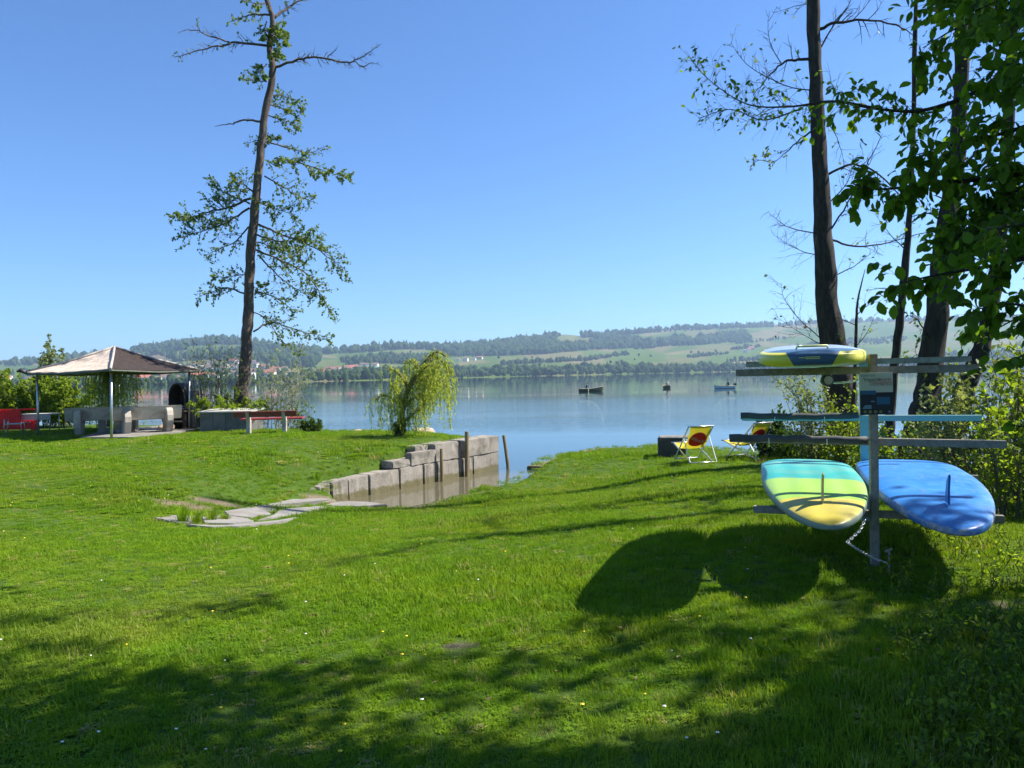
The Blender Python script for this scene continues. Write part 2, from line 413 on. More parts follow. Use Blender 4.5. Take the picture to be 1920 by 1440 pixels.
# ------------------------------------------------------------------ the lake
m, nt, b = new_mat('lake water')
geo = nt.nodes.new('ShaderNodeNewGeometry').outputs['Position']
v1 = coords(nt, 'Position', (0.10, 0.55, 1)); v2 = coords(nt, 'Position', (0.9, 3.2, 1)); v3 = coords(nt, 'Position', (0.006, 0.022, 1))
w1 = noise(nt, 1.0, 3, 0.5, v1); w2 = noise(nt, 1.0, 4, 0.55, v2)
calm = ramp(nt, noise(nt, 1.0, 3, 0.5, v3), [(0.40, (0.10, 0.10, 0.10)), (0.60, (1, 1, 1))])
addn = nd(nt, 'ShaderNodeMath', operation='MULTIPLY_ADD'); nt.links.new(w1, addn.inputs[0]); addn.inputs[1].default_value = 1.6; nt.links.new(w2, addn.inputs[2])
mul = nd(nt, 'ShaderNodeMath', operation='MULTIPLY'); nt.links.new(addn.outputs[0], mul.inputs[0]); nt.links.new(calm, mul.inputs[1])
sy = nt.nodes.new('ShaderNodeSeparateXYZ'); nt.links.new(geo, sy.inputs[0])
mry = nd(nt, 'ShaderNodeMapRange'); mry.inputs['From Min'].default_value = 0; mry.inputs['From Max'].default_value = 200; nt.links.new(sy.outputs['Y'], mry.inputs['Value'])
lane = ramp(nt, mry.outputs[0], [(0.15, (.02, .02, .02)), (0.19, (1, 1, 1)), (0.29, (.85, .85, .85)), (0.42, (.25, .25, .25)), (1.0, (.12, .12, .12))])   # a lane of breeze on the water
mul2 = nd(nt, 'ShaderNodeMath', operation='MULTIPLY'); nt.links.new(mul.outputs[0], mul2.inputs[0]); nt.links.new(lane, mul2.inputs[1])
bump(nt, mul2.outputs[0], b, 0.4, 0.06)
dep = nd(nt, 'ShaderNodeAttribute', attribute_name='shallow')
c = mixc(nt, dep.outputs['Fac'], (0.012, 0.045, 0.055), (0.105, 0.095, 0.06))
nt.links.new(c, b.inputs['Base Color'])
b.inputs['Roughness'].default_value = 0.015; b.inputs['IOR'].default_value = 1.333; b.inputs['Specular IOR Level'].default_value = 0.5
M['water'] = m
lx = np.concatenate([[-6000, -2500, -900, -300, -100, -50], np.arange(-36, 14, 0.5), [16, 22, 40, 100, 300, 900, 2500, 6000]])
ly = np.concatenate([[-3000, -600, -100, -20], np.arange(-8, 34, 0.5), [36, 45, 70, 130, 300, 700, 1500, 3000, 5000]])
LX, LY = np.meshgrid(lx, ly)
lsd = -shore_sd(LX, LY)
bas = np.exp(-np.maximum(lsd, 0) / 3.0) * 0.55
# the basin between wall and lawn is shallow and silty
rel = (LX - WA.x) * wdir.x + (LY - WA.y) * wdir.y
off = (LX - WA.x) * wout.x + (LY - WA.y) * wout.y
inb = np.clip((rel + 0.3) / 1.5, 0, 1) * np.clip((4.5 - np.abs(off - 1.2)) / 2.0, 0, 1)
shal = np.clip(np.maximum(bas * 0.35, inb), 0, 1)
ii = (np.arange(len(ly) - 1)[:, None] * len(lx) + np.arange(len(lx) - 1)[None, :]).ravel()
Fq = np.stack([ii, ii + 1, ii + 1 + len(lx), ii + len(lx)], 1)
lm = fast_mesh('lake', np.stack([LX.ravel(), LY.ravel(), np.zeros(LX.size)], 1), Fq, 4, m, {'shallow': shal.ravel()}, True)
tag(link_mesh('lake', lm), 'calm blue lake mirroring the far hillside', kind='structure')

# ------------------------------------------------------------------ the far shore
RIDGE = [(-900, 690), (-400, 688), (0, 676), (60, 672), (150, 662), (230, 657), (262, 652), (330, 642), (400, 635), (450, 636), (500, 643), (560, 655), (610, 660), (680, 656), (760, 650),
         (830, 653), (900, 647), (960, 641), (1020, 632), (1060, 627), (1090, 630), (1150, 627), (1230, 619), (1300, 616), (1370, 612), (1440, 610), (1500, 606), (1600, 602), (1750, 598),
         (1920, 594), (2300, 590), (2900, 600)]
_rx = np.array([a for a, _ in RIDGE], float); _ry = np.array([b_ for _, b_ in RIDGE], float)
def y_ridge(px): return np.interp(px, _rx, _ry)
def D0(px): return np.interp(px, [-900, 250, 700, 880, 1400, 2900], [900, 950, 1050, 1500, 1900, 1900])
def D1(px): return np.interp(px, [-900, 250, 700, 1000, 1500, 2900], [3600, 3400, 3000, 3600, 4300, 4300])
def y_shore(px): return hor(px) + FPX * 2.6 / D0(px)
def hill(px, py):                            # point of the far slope seen at a photograph pixel
    v = float(np.clip((y_shore(px) - py) / (y_shore(px) - y_ridge(px)), 0, 1))
    d = float(D0(px) + (D1(px) - D0(px)) * v)
    return W(px, py, d), d
FIELDS = []                                  # (px, py, colour)
fr = random.Random(5)
greens = [(0.12, 0.19, 0.04), (0.15, 0.22, 0.05), (0.10, 0.165, 0.035), (0.17, 0.23, 0.06), (0.20, 0.22, 0.07), (0.24, 0.22, 0.10), (0.30, 0.24, 0.13), (0.13, 0.20, 0.045)]
for px in range(-900, 2900, 58):
    for q in range(7):
        yy = y_shore(px) + (q + fr.random()) / 7 * (y_ridge(px) - y_shore(px))
        FIELDS.append((px + fr.uniform(-30, 30), yy, fr.choice(greens)))
FIELDS += [(300, 668, (0.33, 0.22, 0.15)), (350, 664, (0.33, 0.22, 0.15)), (300, 655, (0.18, 0.22, 0.07)), (600, 668, (0.30, 0.25, 0.11)), (700, 664, (0.16, 0.24, 0.06)), (760, 660, (0.17, 0.23, 0.06)),
           (1080, 660, (0.28, 0.23, 0.12)), (1250, 653, (0.28, 0.22, 0.12)), (1280, 668, (0.15, 0.25, 0.06)), (1180, 672, (0.14, 0.23, 0.05)), (1060, 632, (0.26, 0.25, 0.10)), (1230, 624, (0.30, 0.25, 0.13)), (950, 672, (0.24, 0.25, 0.09))]
fpx = np.array([[a, b_ * 4.5] for a, b_, _ in FIELDS]); fcol = np.array([c_ for _, _, c_ in FIELDS])
upx = np.arange(-880, 2880, 5.0); vv = np.concatenate([np.linspace(0, 1, 110), [1.05, 1.15, 1.35]])
HV = []; HC = []
for v in vv:
    ys, yr = y_shore(upx), y_ridge(upx)
    vc = min(v, 1.0)
    py = ys + vc * (yr - ys)
    d = D0(upx) + (D1(upx) - D0(upx)) * v
    dx = (upx - CX) / FPX; dy = (CY - py) / FPX
    pts = np.array([CAM.x, CAM.y, CAM.z]) + (np.array(_f)[None] + dx[:, None] * np.array(_r)[None] + dy[:, None] * np.array(_u)[None]) * d[:, None]
    if v == 0: pts[:, 2] = -1.0
    elif v > 1: pts[:, 2] -= (v - 1) * 700
    HV.append(pts)
    jx = upx + 6 * np.sin(py * .35 + upx * .02); jy = (py + 0.9 * np.sin(upx * .045)) * 4.5 + upx * 0.10
    dd = (jx[:, None] - fpx[None, :, 0]) ** 2 + (jy[:, None] - (fpx[None, :, 1] + fpx[None, :, 0] * 0.10)) ** 2
    HC.append(fcol[dd.argmin(1)])
HV = np.concatenate(HV); HC = np.concatenate(HC)
nu = len(upx)
ii = (np.arange(len(vv) - 1)[:, None] * nu + np.arange(nu - 1)[None, :]).ravel()
Fq = np.stack([ii, ii + 1, ii + 1 + nu, ii + nu], 1)
m, nt, b = new_mat('far fields')
a = nd(nt, 'ShaderNodeAttribute', attribute_name='field')
n1 = noise(nt, 0.012, 5, 0.6, coords(nt, 'Position'))
c = mixc(nt, ramp(nt, n1, [(0.35, (.15, .15, .15)), (0.8, (.75, .75, .75))]), mixc(nt, 1.0, a.outputs['Color'], (.62, .63, .62), 'MULTIPLY'), (0.05, 0.08, 0.02))
nt.links.new(c, b.inputs['Base Color']); b.inputs['Roughness'].default_value = 1.0; b.inputs['Specular IOR Level'].default_value = 0.0
hm = fast_mesh('far_hills', HV, Fq, 4, m, {'field': HC}, True)
tag(link_mesh('far_hills', hm), 'far green hillside of fields across the lake', kind='structure')

M['fartree'] = leaf_mat('far woodland', (0.014, 0.030, 0.010), (0.048, 0.074, 0.022), 0.0, rough=0.95, spec=0.0)
# two crown shapes for woodland seen from kilometres away
_ico = bmesh.new(); bmesh.ops.create_icosphere(_ico, subdivisions=1, radius=1.0)
ICO_V = np.array([v.co[:] for v in _ico.verts]); ICO_F = np.array([[v.index for v in f.verts] for f in _ico.faces]); _ico.free()
_a = np.arange(6) * math.pi / 3
CONE_V = np.concatenate([np.stack([np.cos(_a), np.sin(_a), np.full(6, -1.0)], 1), np.stack([.55 * np.cos(_a + .5), .55 * np.sin(_a + .5), np.full(6, 0.1)], 1), [[0, 0, 1.3]]])
CONE_F = np.array([[i, (i + 1) % 6, 6 + i] for i in range(6)] + [[(i + 1) % 6, 6 + (i + 1) % 6, 6 + i] for i in range(6)] + [[6 + i, 6 + (i + 1) % 6, 12] for i in range(6)])
def pip(x, y, poly):
    ins = False
    for i in range(len(poly)):
        ax, ay = poly[i]; bx, by = poly[(i + 1) % len(poly)]
        if (ay > y) != (by > y) and x < ax + (y - ay) * (bx - ax) / (by - ay): ins = not ins
    return ins
def crown_verts(c, w, h, cone, r):
    if cone: return CONE_V * np.array([w * .8, w * .8, h]) * (1 + r.normal(0, .10, CONE_V.shape)) + c, CONE_F
    return ICO_V * np.array([w, w, h]) * (1 + r.normal(0, .16, ICO_V.shape)) + c, ICO_F
def woodland(name, label, spots, hgt=(17, 30), cone=0.35):
    VV = []; FF = []; AA = []; k = 0
    r = np.random.default_rng(len(spots))
    for (px, py) in spots:
        p, d = hill(px, py)
        h = r.uniform(*hgt) * (.75 + .5 * r.random() ** 2) * min(1, d / 2000) ** .8; w = h * r.uniform(.28, .55)
        cv, cf = crown_verts(np.array([p.x, p.y, p.z + h * .45]), w, h * .52, r.random() < cone, r)
        VV.append(cv); FF.append(cf + k); k += len(cv); AA.append(np.full(len(cv), r.random()))
    me = fast_mesh(name, np.concatenate(VV), np.concatenate(FF), 3, M['fartree'], {'v': np.concatenate(AA)}, True)
    return tag(link_mesh(name, me), label, kind='stuff')
def fill(poly, n, seed):
    r = random.Random(seed); xs = [p[0] for p in poly]; ys = [p[1] for p in poly]; out = []
    while len(out) < n:
        x = r.uniform(min(xs), max(xs)); y = r.uniform(min(ys), max(ys))
        if pip(x, y, poly): out.append((x, y))
    return out
def along(pts, n, seed, jit=1.5):
    r = random.Random(seed); out = []
    xs = [p[0] for p in pts]; ys = [p[1] for p in pts]
    for _ in range(n):
        x = r.uniform(xs[0], xs[-1]); out.append((x, float(np.interp(x, xs, ys)) + r.uniform(-jit, jit)))
    return out
rid = lambda a, b_, o=2: [(x, float(y_ridge(x)) + o) for x in range(a, b_ + 1, 20)]
woodland('hillside_forest', 'dark bluish forest belt across the far green hillside',
         fill([(830, 655), (900, 649), (990, 640), (1040, 634), (1045, 645), (1105, 648), (1120, 634), (1200, 638), (1215, 646), (1260, 636), (1300, 640), (1320, 633), (1400, 626), (1408, 640), (1300, 648), (1235, 650), (1150, 655), (1100, 657), (1020, 664), (930, 668), (840, 669)], 2600, 1), cone=0.45)
woodland('ridge_forest', 'thin line of trees along the crest of the far hill',
         along(rid(560, 840), 420, 2, 3) + along(rid(830, 1060), 330, 3, 2) + along(rid(1090, 1460), 420, 4, 2) + along(rid(1460, 2100), 300, 41, 2), cone=0.4)
woodland('wooded_hilltop', 'dark wooded crest of the far hill behind the tall thin tree',
         fill([(-300, 690), (0, 678), (100, 672), (235, 660), (235, 667), (100, 684), (-300, 700)], 260, 5) + fill([(300, 668), (380, 660), (470, 655), (560, 664), (600, 676), (560, 690), (470, 684), (380, 676), (310, 682)], 240, 61) + along([(250, 672), (350, 655)], 50, 62, 1.2) + fill([(240, 658), (262, 654), (330, 645), (400, 638), (450, 639), (500, 646), (560, 658), (600, 664), (600, 672), (560, 668), (500, 655), (450, 647), (400, 646), (330, 652), (262, 661)], 620, 6) + fill([(500, 668), (560, 668), (600, 676), (590, 690), (540, 688)], 200, 63))
woodland('village_trees', 'dark trees among the houses at the far lakeside',
         fill([(-300, 708), (0, 700), (200, 690), (260, 690), (330, 685), (500, 690), (560, 690), (560, 712), (250, 722), (0, 727), (-300, 735)], 520, 7) + fill([(640, 678), (720, 670), (800, 668), (820, 676), (800, 686), (720, 682), (650, 686)], 380, 8), hgt=(11, 22))
woodland('shoreline_trees', 'low band of trees along the far shore of the lake',
         fill([(540, 706), (700, 697), (860, 695), (900, 698), (1000, 694), (1080, 693), (1200, 692), (1300, 690), (1460, 686), (1700, 680), (2000, 676), (2000, 687), (1700, 691), (1460, 696), (1300, 698.5), (1100, 703), (900, 707), (760, 712), (540, 716)], 2300, 9) + along([(-300, 735), (560, 716)], 420, 10, 3), hgt=(9, 22), cone=0.25)
woodland('field_hedges', 'rows of bushes dividing the far green fields',
         along([(940, 684), (1090, 676)], 150, 11, 1.2) + along([(1095, 676), (1180, 664)], 90, 12, 2.0) + along([(1190, 655), (1230, 652)], 20, 121, 1) + along([(1290, 671), (1365, 663)], 46, 13, 1.5) + along([(1370, 656), (1425, 650)], 40, 14, 1.5) + along([(1370, 678), (1460, 674)], 70, 15, 1.2) + along([(690, 673), (760, 668)], 40, 16, 1) + fill([(1480, 650), (1560, 640), (1700, 632), (1700, 642), (1560, 652), (1480, 660)], 280, 17) + fill([(1720, 668), (1920, 655), (1920, 668), (1720, 680)], 220, 18) + along([(1380, 645), (1480, 634)], 50, 19, 1.5), hgt=(8, 18), cone=0.2)
# single trees standing in the fields
lone_me = []
for q in range(4):
    r = np.random.default_rng(70 + q)
    cv, cf = crown_verts(np.array([0, 0, 6.2]), 4.6, 5.0, False, r)
    c2, f2 = crown_verts(np.array([1.8, .6, 5.0]), 3.4, 3.6, False, r)
    tv, tf = crown_verts(np.array([0, 0, 1.2]), .5, 1.6, False, r)
    vs = np.concatenate([cv, c2, tv]); fs = np.concatenate([cf, f2 + 12, tf + 24])
    lone_me.append(fast_mesh('field_tree', vs, fs, 3, M['fartree'], {'v': r.random(len(vs))}, True))
LONE = [(1005, 690), (1012, 688), (1120, 688), (1156, 683), (1166, 682), (1190, 676), (1198, 668), (1260, 688), (1280, 690), (1220, 670), (1310, 664), (1335, 665), (1296, 663), (1342, 661), (998, 672), (1145, 682), (935, 673), (890, 692), (1100, 690), (1332, 684), (1400, 680), (770, 662)]
for q, (px, py) in enumerate(LONE):
    p, d = hill(px, py)
    o = link_mesh('field_tree', lone_me[q % 4]); o.location = p; o.rotation_euler = (0, 0, q * 1.3); s = 1 + .25 * math.sin(q * 2.1); o.scale = (s, s, s)
    tag(o, 'single round tree standing in a far green field across the lake', 'tree', 'single trees in the far fields')
# houses
M['hw1'] = surf('white render', (0.72, 0.70, 0.66), (0.80, 0.78, 0.74), 1, 0.9, 0)
M['hw2'] = surf('cream render', (0.60, 0.52, 0.42), (0.66, 0.58, 0.48), 1, 0.9, 0)
M['hr1'] = surf('red tiles', (0.30, 0.10, 0.06), (0.38, 0.15, 0.10), 1, 0.9, 0)
M['hr2'] = surf('brown tiles', (0.14, 0.085, 0.065), (0.20, 0.13, 0.10), 1, 0.9, 0)
M['hglass'] = surf('dark window', (0.03, 0.035, 0.045), (0.05, 0.055, 0.06), 1, 0.3, 0)
house_me = []
for (w, l, h, rh, wm, rm) in ((9, 12, 8, 3, 'hw1', 'hr2'), (10, 16, 10, 3, 'hw1', 'hr2'), (11, 20, 8, 4, 'hw2', 'hr1'), (9, 11, 7, 3, 'hw1', 'hr2')):
    mb = MB()
    mb.box((0, 0, h / 2 - 1.5), (l, w, h + 3), m=0)
    mb.prism([(-l / 2 - .6, -w / 2 - .7, h + .01), (-l / 2 - .6, w / 2 + .7, h + .01), (-l / 2 - .6, 0, h + rh)], (l + 1.2, 0, 0), m=1)
    for zz in ((1.8, 4.4) if h < 8 else (1.8, 4.4, 6.6)):
        for xx in np.arange(-l / 2 + 2, l / 2 - 1, 3.2): mb.box((xx, -w / 2, zz), (1.3, .12, 1.4), m=2)
    o = mb.build('house', [M[wm], M[rm], M['hglass']]); house_me.append(o.data); bpy.data.objects.remove(o)
hr = random.Random(21)
CLUST = [([(255, 700), (330, 690), (420, 680), (500, 684), (540, 696), (540, 708), (420, 714), (255, 720)], 105, 'pale house in the far village behind the tall thin tree', 'houses of the far village'),
         ([(590, 702), (620, 694), (660, 689), (700, 686), (720, 687), (700, 692), (640, 700), (600, 706)], 24, 'white house in the far hamlet between the tall tree and the willow', 'houses of the far hamlet'),
         ([(1385, 662), (1400, 654), (1445, 658), (1450, 668), (1420, 672)], 7, 'red roofed farmhouse on the far slope beside the paddleboard rack', 'farmhouses on the far slope'),
         ([(1190, 622), (1330, 614), (1350, 617), (1200, 626)], 7, 'tiny house on the crest of the far hill', 'houses on the far crest'),
         ([(0, 712), (120, 704), (130, 712), (0, 720)], 10, 'small pale house on the far shore behind the green bushes', 'houses behind the bushes'),
         ([(830, 676), (900, 672), (900, 678), (840, 684)], 5, 'white cottage on the far slope beside the willow crown', 'cottages beside the willow')]
for poly, n, lab, grp in CLUST:
    for (px, py) in fill(poly, n, hr.randint(0, 999)):
        p, d = hill(px, py)
        o = link_mesh('house', house_me[hr.randrange(4)]); o.location = p; o.rotation_euler = (0, 0, hr.uniform(-.5, .5)); s = hr.uniform(.75, 1.1); o.scale = (s, s, s)
        tag(o, lab, 'house', grp)
M['mast'] = surf('mast steel', (.2, .2, .2), (.3, .3, .3), 1, .6, 0)
for px, py, h, lab in ((1225, 622, 55, 'thin steel mast on the crest of the far hill'), (852, 655, 50, 'thin steel mast above the forest beside the willow crown')):
    p, d = hill(px, py)
    mb = MB(); mb.tube([(0, 0, 0), (0, 0, h * .6), (0, 0, h)], [1.1, .7, .3], 5); mb.bar((-4, 0, h * .8), (4, 0, h * .8), .6, .6)
    o = mb.build('radio_mast', M['mast']); o.location = p; tag(o, lab, 'mast')

# ------------------------------------------------------------------ ramp and quay
def wt(px):                                  # distance along the wall from its lake end, by photograph column
    lo, hi = -1.0, WLEN + 4.0
    for _ in range(40):
        mid = (lo + hi) / 2; q = WA + wdir * mid; q.z = 0.3
        d = q - CAM; x = CX + FPX * d.dot(_r) / d.dot(_f)
        if x > px: lo = mid
        else: hi = mid
    return (lo + hi) / 2
quay = root('quay_wall', (WA.x, WA.y, 0), 0, 'stepped wall of pale stone blocks lining the boat basin', 'wall')
br = random.Random(3)
def block(t0, t1, z0, z1, set_back=0.0, depth=0.6, tilt=0.0, end_drop=0.0, bev=0.018):
    mb = MB(); a = WA + wdir * (t0 + .012) - wout * set_back; b_ = WA + wdir * (t1 - .012) - wout * (set_back + br.uniform(-.012, .012))
    n = 7; rows = []
    vs = []; fs = []
    for i in range(n):
        t = i / (n - 1); p = a.lerp(b_, t); zt = z1 - end_drop * t
        ring = []
        for q, (o, z) in enumerate(((0, z0), (0, (z0 + zt) / 2), (0, zt), (depth / 2, zt), (depth, zt), (depth, z0))):
            j = 0.010
            ring.append(p - wout * (o + br.uniform(-j, j)) + Vector((0, 0, z + br.uniform(-j, j))))
        vs += ring
    for i in range(n - 1):
        for q in range(6):
            q2 = (q + 1) % 6; fs.append((i * 6 + q, i * 6 + q2, i * 6 + 6 + q2, i * 6 + 6 + q))
    fs.append(tuple(range(6))); fs.append(tuple((n - 1) * 6 + q for q in range(6)))
    mb.add(vs, fs)
    return mb.build('block', M['block'], quay, bevel=bev, world=True)
wt_hi = 6.0
low = [936, 888, 868, 821, 795, 750, 693, 654, 622]
for i in range(len(low) - 1):
    a, b_ = wt(low[i]), wt(low[i + 1])
    zt = [.47, .47, .475, .48, .485, .48, .46, .45][i]; ed = [0, 0, 0, 0, 0, .02, .03, .03][i]
    block(a, b_, -.5, zt, br.uniform(0, .02), end_drop=ed, depth=.62)
block(wt(622), wt(600), -.3, .42, .03, end_drop=.05, depth=.7); block(wt(599), wt(574), -.3, .37, .10, end_drop=.10, depth=.7)
block(wt(937), wt(872), .475, .93, .0); block(wt(867), wt(817), .485, .93, .015); block(wt(817), wt(791), .49, .92, .22, depth=.4)
block(wt(820), wt(771), .488, .80, -.004 + .01, depth=.2); block(wt(795), wt(738), .49, .66, .03, depth=.5)
for (px, top, bot, r_, lean, lab) in ((823, 841, 905, .045, 0.0, 'shortest mooring post against the stone quay, nearest the ramp'), (870, 809, 893, .06, .02, 'tallest mooring post in the middle of the stone quay'), (944, 816, 877, .05, -.10, 'leaning mooring post at the lake end of the quay')):
    t = wt(px); p = WA + wdir * t + wout * (.09 if px < 940 else .14); d = (p - CAM).dot(_f)
    ht = W(px, top, d).z
    mb = MB(); mb.tube([p + Vector((0, 0, -1)), p + Vector((0, 0, .1)), p + Vector((lean * .5, 0, ht * .6)), p + Vector((lean, 0, ht))], [r_, r_, r_ * .97, r_ * .93], 9)
    o = mb.build('mooring_post', M['mooring'], smooth=False); tag(o, lab, 'post', 'mooring posts along the quay')

ramp_o = tag(bpy.data.objects.new('boat_ramp', None), 'cracked concrete boat ramp running into the basin', kind='structure'); col.objects.link(ramp_o)
SLABS = [[(498, 947), (548, 937), (606, 935), (634, 939), (598, 947), (527, 952)], [(418, 960), (494, 948), (522, 954), (506, 965), (470, 971), (430, 968)],
         [(512, 966), (528, 955), (600, 950), (636, 951), (572, 965), (482, 976)], [(640, 940), (690, 942), (728, 946), (690, 950), (640, 951), (606, 949)],
         [(287, 972), (330, 967), (371, 969), (370, 980), (330, 981)], [(378, 970), (428, 967), (466, 973), (476, 978), (440, 984), (384, 982)], [(345, 984), (420, 986), (500, 979), (560, 970), (540, 977), (470, 987), (400, 990)]]
sr = random.Random(9)
SLABW = []
for sp in SLABS:
    pts = []
    for i in range(len(sp)):
        a, b_ = sp[i], sp[(i + 1) % len(sp)]
        for t in (0, .33, .67):
            g = G(a[0] + (b_[0] - a[0]) * t + sr.uniform(-1.4, 1.4), a[1] + (b_[1] - a[1]) * t + sr.uniform(-.5, .5)); pts.append(Vector((g.x, g.y, g.z + .014)))
    SLABW.append([(p.x, p.y) for p in pts])
    cz = sum(p.z for p in pts) / len(pts)
    mb = MB(); mb.prism([p - Vector((0, 0, .16)) for p in pts], (0, 0, .16))
    mb.build('slab', M['slab'], ramp_o, bevel=.012)
# weathered stone edging along the right-hand lawn
edge_o = root('shore_edging', (0, 18, 0), 0, 'low weathered stone edging where the lawn meets the basin', 'edging')
ep = [P(x_, y_, .1) for x_, y_ in ((1004, 874), (1040, 864), (1062, 852), (1115, 841), (1180, 840))]
for i in range(len(ep) - 1):
    a, b_ = ep[i], ep[i + 1]; d = (b_ - a); n_ = Vector((-d.y, d.x, 0)).normalized()
    a = a + d * .015; b_ = b_ - d * .015
    pts = []
    for t in (0, .25, .5, .75, 1): pts.append(a.lerp(b_, t) + n_ * (.24 + sr.uniform(-.05, .05)))
    for t in (1, .66, .33, 0): pts.append(a.lerp(b_, t) - n_ * (.25 + sr.uniform(-.05, .05)))
    zt = .09 + sr.uniform(-.03, .04)
    mb = MB(); mb.prism([Vector((p.x, p.y, -.4)) for p in pts], (0, 0, zt + .4)); mb.build('stone', M['block'], edge_o, bevel=.02, world=True)

# ------------------------------------------------------------------ shelter, benches and other things on the left lawn
def text_mesh(txt, size, extrude=0.0):
    cu = bpy.data.curves.new('lettering', 'FONT'); cu.body = txt; cu.size = size; cu.extrude = extrude; cu.align_x = 'CENTER'; cu.align_y = 'CENTER'; cu.resolution_u = 3
    o = bpy.data.objects.new('lettering', cu); me = bpy.data.meshes.new_from_object(o); bpy.data.objects.remove(o); return me

pn = G(209, 824); dn = (pn - CAM).dot(_f)
pl_ = G(72, 816); pr_ = G(355, 806)
gz = root('garden_pavilion', pn, 0, 'open pavilion with shallow brown roof on thin metal poles', 'pavilion')
pb_ = pl_ + pr_ - pn
tops = {}
for nm, p, px, py in (('n', pn, 212, 697), ('l', pl_, 71, 698), ('r', pr_, 358, 698), ('b', pb_, 222, 700)):
    d = (p - CAM).dot(_f); t = W(px, py, d)
    t = Vector((p.x + (t.x - p.x) * .5, p.y, pn.z + 2.02)); tops[nm] = t
    mb = MB(); mb.tube([p - Vector((0, 0, .2)), t], [.036, .036], 10); mb.build('pole', M['galv'], gz, smooth=True, world=True)
ctr = (tops['n'] + tops['b']) / 2
apex = Vector((ctr.x, ctr.y, tops['n'].z + .78))
eav = {k: ctr + (t - ctr) * 1.13 + Vector((0, 0, -.02)) for k, t in tops.items()}
for k in eav: eav[k].z = tops['n'].z + .0
def roof_panel(a, b_, mat, name='roof_panel'):
    mb = MB(); rows = []; n = 12
    gr = random.Random(hash(mat.name) % 97)
    for i in range(n + 1):
        t = i / n; row = []
        for j in range(n + 1):
            s = j / n; base = a.lerp(b_, s); p = base.lerp(apex, t)
            sag = -.10 * math.sin(math.pi * t) * (1 - .4 * abs(2 * s - 1)) - .05 * math.sin(math.pi * s) * (1 - t)
            p = p + Vector((0, 0, sag + gr.uniform(-.012, .012) * (0 if j in (0, n) else 1)))
            row.append(p)
        rows.append(row)
    up = [[p + Vector((0, 0, .03)) for p in r] for r in rows]
    mb.grid(rows); mb.grid(up)
    k = (n + 1) * (n + 1)
    for j in range(n): mb.f.append((j, j + 1, k + j + 1, k + j)); mb.m.append(0)
    return mb.build(name, mat, gz, smooth=False, world=True, recalc=False)
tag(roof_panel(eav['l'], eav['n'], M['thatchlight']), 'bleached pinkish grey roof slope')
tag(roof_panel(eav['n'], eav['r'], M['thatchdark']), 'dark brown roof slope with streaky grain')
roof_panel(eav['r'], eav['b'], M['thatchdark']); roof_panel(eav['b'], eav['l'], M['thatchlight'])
for k in 'nlrb':
    mb = MB(); e = eav[k]; mid = e.lerp(apex, .5) + Vector((0, 0, -.04)); mb.tube([e + Vector((0, 0, .03)), mid + Vector((0, 0, .03)), apex + Vector((0, 0, .04))], [.045, .04, .045], 6)
    mb.build('ridge_strip', M['ridge'], gz, smooth=True, world=True)
for a, b_ in (('l', 'n'), ('n', 'r'), ('r', 'b'), ('b', 'l')):
    mb = MB(); A, B = eav[a], eav[b_]; mb.tube([A - Vector((0, 0, .03)), A.lerp(B, .5) - Vector((0, 0, .08)), B - Vector((0, 0, .03))], .03, 6)
    mb.build('eave_rail', M['eave'], gz, world=True)
mb = MB(); A = eav['l']; mb.tube([A, A + Vector((-.18, -.03, .09)), A + Vector((-.28, -.04, .05))], [.05, .07, .03], 7); mb.build('corner_knot', M['black'], gz, smooth=True, world=True)
pav = [G(x_, y_) + Vector((0, 0, .02)) for x_, y_ in ((150, 822), (250, 822), (330, 813), (368, 808), (368, 803), (310, 800), (200, 806))]
mb = MB(); mb.prism([p - Vector((0, 0, .12)) for p in pav], (0, 0, .14)); tag(mb.build('paving', M['slab'], bevel=.01), 'flat concrete paving under the pavilion benches', kind='structure')

def concrete_bench(loc, rz, L, label, back_h=.42):
    t = root('concrete_bench', loc, rz, label, 'bench')
    # local: length along x, the back faces -y (towards the photographer), the seat on +y
    for sx in (-L * .30, L * .30):
        prof = [(-.16, 0), (.34, 0), (.38, .05), (.30, .12), (.26, .26), (.42, .36), (.42, .42), (-.02, .42), (-.06, .62), (-.10, .74), (-.17, .80), (-.25, .72), (-.30, .55), (-.30, .38), (-.26, .22), (-.20, .10)]
        mb = MB(); mb.prism([(sx - .10, y * 1.25, z) for y, z in prof], (.20, 0, 0)); mb.build('support', M['concrete'], t, bevel=.02)
    mb = MB(); mb.prism([(-L / 2, -.03, .44), (-L / 2, .015, .44), (-L / 2, -.10, .44 + back_h), (-L / 2, -.16, .44 + back_h)], (L, 0, 0)); mb.build('backrest', M['concrete'], t, bevel=.012)
    mb = MB(); mb.box((0, .24, .445), (L, .40, .05)); mb.build('seat', M['concrete'], t, bevel=.012)
    return t
p1 = G(160, 818); p2 = G(258, 815)
concrete_bench(p1 + Vector((.05, .75, .02)), R(20), 1.95, 'long concrete bench in the shade under the pavilion beside the grey table')
concrete_bench(p2 + Vector((.05, .55, .02)), R(36), 2.05, 'sunlit concrete bench with curved supports beside the near pavilion pole')
# concrete table between the benches, mostly hidden by the first backrest
t = root('concrete_table', p1 + Vector((.25, 1.5, .02)), R(9), 'concrete pedestal table hidden behind the shaded bench', 'table')
mb = MB(); mb.box((0, 0, .70), (1.7, .75, .07)); mb.build('table_top', M['concrete'], t, bevel=.015)
for sx in (-.5, .5):
    mb = MB(); mb.prism([(sx - .08, -.28, 0), (sx - .08, .28, 0), (sx - .08, .16, .12), (sx - .08, .14, .5), (sx - .08, .3, .665), (sx - .08, -.3, .665), (sx - .08, -.14, .5), (sx - .08, -.16, .12)], (.16, 0, 0)); mb.build('pedestal', M['concrete'], t, bevel=.015)

